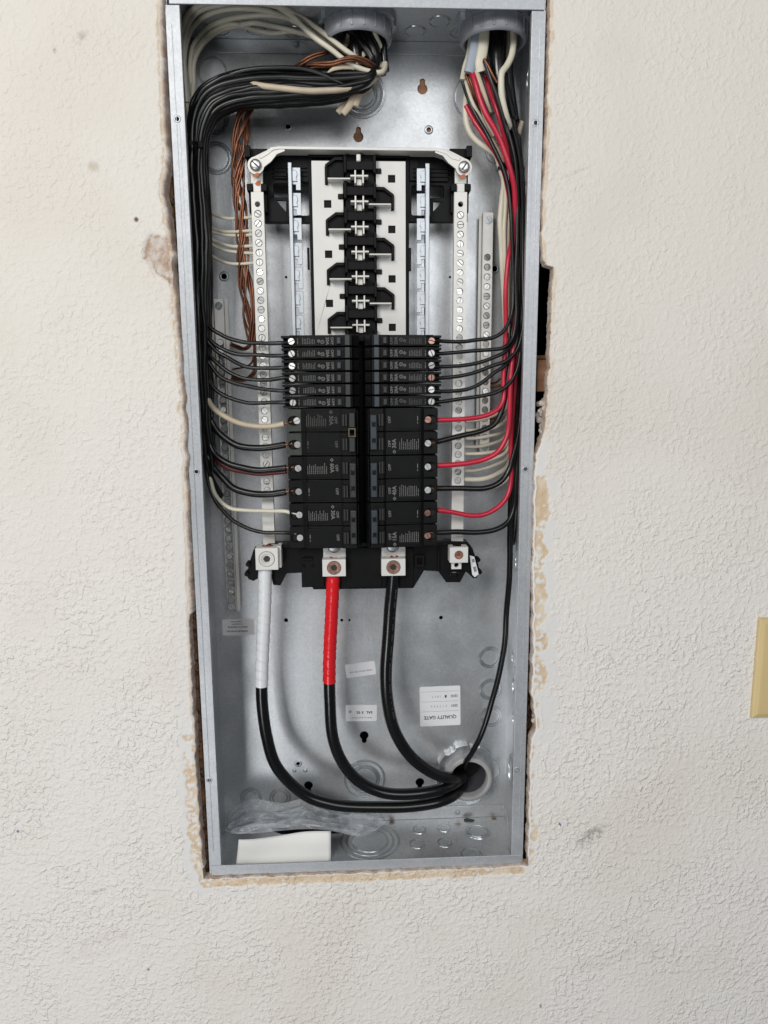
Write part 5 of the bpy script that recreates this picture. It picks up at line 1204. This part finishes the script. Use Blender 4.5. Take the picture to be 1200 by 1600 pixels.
def service(name, label, pts, r, tape=None, tape_to=None):
    t_ = thing(name, label, 'cable'); sp = spline([P(*p) for p in pts], .004)
    m = MB(); m.tube(sp, r, 20); m.build('jacket', 'cable_black', t_, 60)
    if tape:
        zlim = tape_to; seg_ = [q for q in sp if q.z*1000 > zlim]
        def rr(u): k = u*len(seg_)*.004/.0135; return r+.45+.55*(k % 1.0)
        fine = spline(seg_[::2], .0012)
        m = MB()
        ln_ = sum((fine[i+1]-fine[i]).length for i in range(len(fine)-1)); pit_ = .0118 if tape == 'tape_white' else .0105
        def hx(u, a): k = u*ln_/pit_+a+.25*noise.noise(Vector((u*9, 1, 2))); fr = k % 1; return .75*(fr if fr < .9 else (1-fr)*9)+.12*noise.noise(Vector((u*60, a*6, 3)))
        m.tube(fine, r+.3, 28, cap=True, helix=hx); m.build('tape_wrap', tape, t_, 50)
    rebase(t_)
    if not tape: cable_print(t_, sp, r, .05, .5, -.6, int(r*100), 'print_dim')
service('service_cable', 'thick black cable wrapped in white tape under the left lug', [(414,880,33),(414,900,33),(413.5,940,34),(411,1000,36),(409,1050,38),(409.5,1097,40),(417,1152,43),(430,1194,47),(452,1222,50),(482,1245,52),(512,1255,53),(540,1259.5,54),(592,1261,55),(640,1260,57),(685,1253,62),(708,1243,72),(720,1230,92),(723,1220,112)], 6.9, 'tape_white', Zm(408, 1075, 38))
service('service_cable', 'thick black cable wrapped in red tape under the second lug', [(520.5,895,35),(520,915,35),(518,960,37),(515.5,1010,39),(514.5,1050,41),(515.5,1097,43),(519.6,1150,46),(532,1185.5,49),(551,1212,51),(574,1229,52),(600,1238.5,53),(625,1241,54),(665,1238,58),(698,1230,67),(714,1221,80),(721,1216,98),(723,1213,114)], 6.9, 'tape_red', Zm(513, 1075, 41))
service('service_cable', 'thick bare-jacketed black cable from the third lug to the back bushing', [(614.5,895,35),(613,915,36),(609.5,950,37),(607,990,38),(603,1050,41),(605.5,1095,44),(616,1140,48),(640,1180,52),(670,1204,56),(698,1215,64),(713,1215,78),(720,1211,96),(722,1208,114)], 7.2)

# ================================================================== things lying in the box
def grid_sheet(nx, ny, fn):
    m = MB(); rows_ = [[fn(i/nx, j/ny) for i in range(nx+1)] for j in range(ny+1)]; m.quad_grid(rows_); return m
def paper():
    a, b_, c_, d_ = P(373, 1311, 26)*1000, P(517, 1300, 30)*1000, P(369, 1352, 14)*1000, P(517, 1349, 14)*1000
    def fn(u, v):
        p = a.lerp(b_, u).lerp(c_.lerp(d_, u), v); k = noise.noise(Vector((u*3, v*2, 1)))
        return (p.x, p.y+k*1.5+2.5*math.sin(u*3.0)*(1-v), p.z+ (1-v)*(2.0*math.sin(u*5.5+3.4)))
    m = grid_sheet(30, 10, fn); o = m.build('folded_card', 'paper', smooth=60)
    s_ = o.modifiers.new('thickness', 'SOLIDIFY'); s_.thickness = .0005; tag(o, 'blank white folded card leaning at the bottom left inside the box', 'card')
paper()
def bag():
    rg = random.Random(4); root = thing('plastic_bag', 'crumpled clear plastic bag behind the white card', 'plastic bag')
    def crease(x, y, s_):
        v = noise.noise(Vector((x*7+s_, y*5, s_))); w_ = noise.noise(Vector((x*17, y*13+s_, 2+s_)))
        return v*22 + w_*9
    for k, (corn, s_) in enumerate(((((352,1262,72),(478,1248,70),(590,1262,76),(602,1280,60)), 1.0), (((356,1275,55),(470,1262,52),(560,1272,62),(598,1300,44)), 6.0))):
        # outline top edge and bottom edge in photo pixels
        if k == 0: top = [(352,1290,70),(365,1262,74),(395,1248,78),(440,1255,74),(478,1247,70),(520,1256,74),(560,1262,78),(590,1266,76),(600,1276,70)]; bot = [(352,1300,34),(380,1303,30),(420,1300,30),(460,1296,30),(500,1296,32),(540,1303,36),(560,1308,36),(585,1300,44),(604,1284,56)]
        else: top = [(356,1293,50),(372,1278,56),(410,1273,58),(440,1270,56),(472,1260,54),(500,1276,56),(530,1276,60),(556,1270,64),(588,1276,60)]; bot = [(362,1303,26),(385,1302,24),(400,1296,24),(440,1294,26),(470,1290,28),(500,1292,28),(530,1300,34),(556,1306,34),(586,1298,44)]
        ts = spline([P(*p) for p in top], .01); bs = spline([P(*p) for p in bot], .01)
        def smp(l, u): x = u*(len(l)-1); i = min(int(x), len(l)-2); return l[i].lerp(l[i+1], x-i)*1000
        def fn(u, v):
            a, b_ = smp(ts, u), smp(bs, u); p = a.lerp(b_, v); c_ = crease(u*2.2, v*1.6, s_)
            e = math.sin(math.pi*v)
            return (p.x+2*noise.noise(Vector((u*9, v*9, s_))), p.y-c_*.8*(.3+e), max(2.5, p.z+c_*.55*(.3+e)))
        m = grid_sheet(26, 9, fn); m.build('film', 'film', root)
    m = MB(); q = on_floor(480, 1296)
    m.prism(polyP([(424,1299),(452,1284),(478,1276),(520,1282),(545,1290),(548,1302),(500,1304),(440,1304)], 60), 60, 72); m.build('dark_contents', 'black', root, bevel=3)
    rebase(root)
bag()
# debris on the box floor
m = MB(); rg = random.Random(12)
def chip(m, x, y, z, s_):
    b_ = len(m.v); m.v += [(x+rg.uniform(-s_, s_), y+rg.uniform(-s_, s_), z+rg.uniform(0, s_*.8)) for _ in range(4)]
    m.f += [(b_, b_+1, b_+2), (b_, b_+2, b_+3), (b_, b_+3, b_+1), (b_+1, b_+3, b_+2)]
for i in range(900):
    px = rg.gauss(735, 50) if i % 3 else rg.uniform(420, 800); py = rg.uniform(1282, 1340)
    if i % 7 == 0: px, py = rg.gauss(349, 8), rg.gauss(1318, 9)
    x, y = on_floor(px, py)
    if 8 < y < DD-3 and abs(x) < W2-6: chip(m, x, y, t+.05, rg.choice((.35, .5, .5, .8)))
tag(m.build('dust_crumbs', 'ochre'), 'brown dust and crumbs scattered over the box floor', 'debris', kind='stuff')
m = MB()
for i in range(420):
    px = rg.uniform(540, 812); py = rg.uniform(1284, 1344); x, y = on_floor(px, py)
    if 8 < y < DD-3 and abs(x) < W2-6: chip(m, x, y, t+.05, rg.choice((.3, .45, .6)))
tag(m.build('plaster_specks', 'gypsum'), 'pale plaster specks scattered over the box floor', 'debris', kind='stuff')
for px, py, lab, r_, mt in ((612,1279,'brown tuft of debris at the back of the box floor near the plastic bag',5,'ochre'), (770,1275,'brown tuft of debris in the back right of the box floor',4.6,'ochre'), (716,1287,'small yellow plaster crumb beside the dark wood chip on the box floor',3.6,'wire_tan')):
    m = MB(); x, y = on_floor(px, py); y = min(y, DD-6)
    for i in range(46):
        a = rg.uniform(0, 6.28); l_ = rg.uniform(.3, 1)*r_; b_ = len(m.v); h_ = rg.uniform(.1, .8)*l_
        ex, ey = x+l_*math.cos(a), y+l_*.7*math.sin(a); m.v += [(x-.3, y, t), (x+.3, y, t+.2), (ex, ey, t+h_), (ex+.3, ey+.3, t+h_-.3)]; m.f += [(b_, b_+1, b_+2), (b_+1, b_+3, b_+2), (b_, b_+2, b_+3)]
    tag(m.build('debris_tuft', mt), lab, 'debris')
m = MB(); x, y = on_floor(733, 1282); m.prism([(x-7, y+1), (x-2, y+3), (x+7, y-1), (x+3, y-3), (x-4, y-2)], t+.3, t+1.8, plane='xy'); tag(m.build('wood_chip', 'handle_dark', bevel=.3), 'thin dark chip lying on the box floor at the lower right', 'wood chip')
# crumbs and torn fibres in the gaps round the box
m = MB()
def lump(m, c0, r_, sd):
    n1, n2 = 7, 5; rows_ = []
    for j in range(n2+1):
        th = math.pi*j/n2; rows_.append([(c0[0]+r_*math.sin(th)*math.cos(2*math.pi*i/n1)*(1+.5*noise.noise(Vector((i, j, sd)))), c0[1]+r_*.8*math.sin(th)*math.sin(2*math.pi*i/n1)*(1+.5*noise.noise(Vector((i, j, sd+5)))), c0[2]+r_*math.cos(th)*(1+.4*noise.noise(Vector((i*2, j, sd))))) for i in range(n1)])
    m.quad_grid(rows_, True)
for i in range(900):
    if i % 2: py = rg.uniform(300, 1370); q = P(0, py, 8); x = -W2-rg.uniform(1.2, 7.5)
    else: py = rg.uniform(690, 1345); q = P(0, py, 8); x = W2+rg.uniform(1.5, 8)
    z = Zm(300 if i % 2 else 830, py, 10); lump(m, (x, rg.uniform(8, 22), z), rg.uniform(.6, 1.9), i)
tag(m.build('torn_fibres', 'fibre'), 'brown torn fibres and crumbs in the gaps beside the box', 'debris', kind='stuff')
m = MB()
for i in range(60):
    u = rg.random(); px = 842+12*u+rg.uniform(-3, 3); py = 625+rg.random()*75; q = P(px, py, 10)*1000
    if px < 842+ (py-625)*-.12: continue
    lump(m, (q.x, rg.uniform(4, 18), q.z), rg.uniform(1.4, 4.2), i+50)
for i in range(26): q = P(rg.uniform(834, 843), rg.uniform(1120, 1160), 0)*1000; lump(m, (q.x, rg.uniform(-3, 9), q.z), rg.uniform(1.2, 3), i)
tag(m.build('broken_plaster', 'gypsum'), 'broken plaster lumps in the cut-out under the wood block, right of the panel', 'plaster', kind='stuff')

# ================================================================== ivory wall plate at the right
wp = thing('wall_plate', 'ivory switch plate cut off by the right edge of the photo', 'wall plate')
x0 = Xm(1184, 965, WY); x1 = x0+72; z1_ = Zm(1184, 965, WY); z0_ = Zm(1175, 1120, WY)
m = MB()
rows_ = []
for ins, y in ((0, WY-.02), (0, WY-2.6), (.8, WY-4.0), (5.5, WY-6.0), (7.5, WY-6.2)): rows_.append([(a, y, b_) for a, b_ in ((x0+ins, z0_+ins), (x1-ins, z0_+ins), (x1-ins, z1_-ins), (x0+ins, z1_-ins))])
b_ = m.quad_grid(rows_, True); m.f.append((b_+16, b_+17, b_+18, b_+19)); m.build('plate', 'ivory', wp, bevel=.4)
m = MB(); m.lathe(((x0+x1)/2, WY-6.2, z1_-18), [(0, -.8), (2.4, -.9), (3.2, -.3), (3.3, .2)], 18); m.build('plate_screw', 'ivory', wp, 40)
m = MB(); m.lathe(((x0+x1)/2, WY-6.2, z0_+18), [(0, -.8), (2.4, -.9), (3.2, -.3), (3.3, .2)], 18); m.build('plate_screw', 'ivory', wp, 40)
m = MB(); m.box((x0+x1)/2-5, (x0+x1)/2+5, WY-12, WY-6.1, (z0_+z1_)/2-9, (z0_+z1_)/2+9); m.build('toggle', 'ivory', wp, bevel=1.5)
rebase(wp)
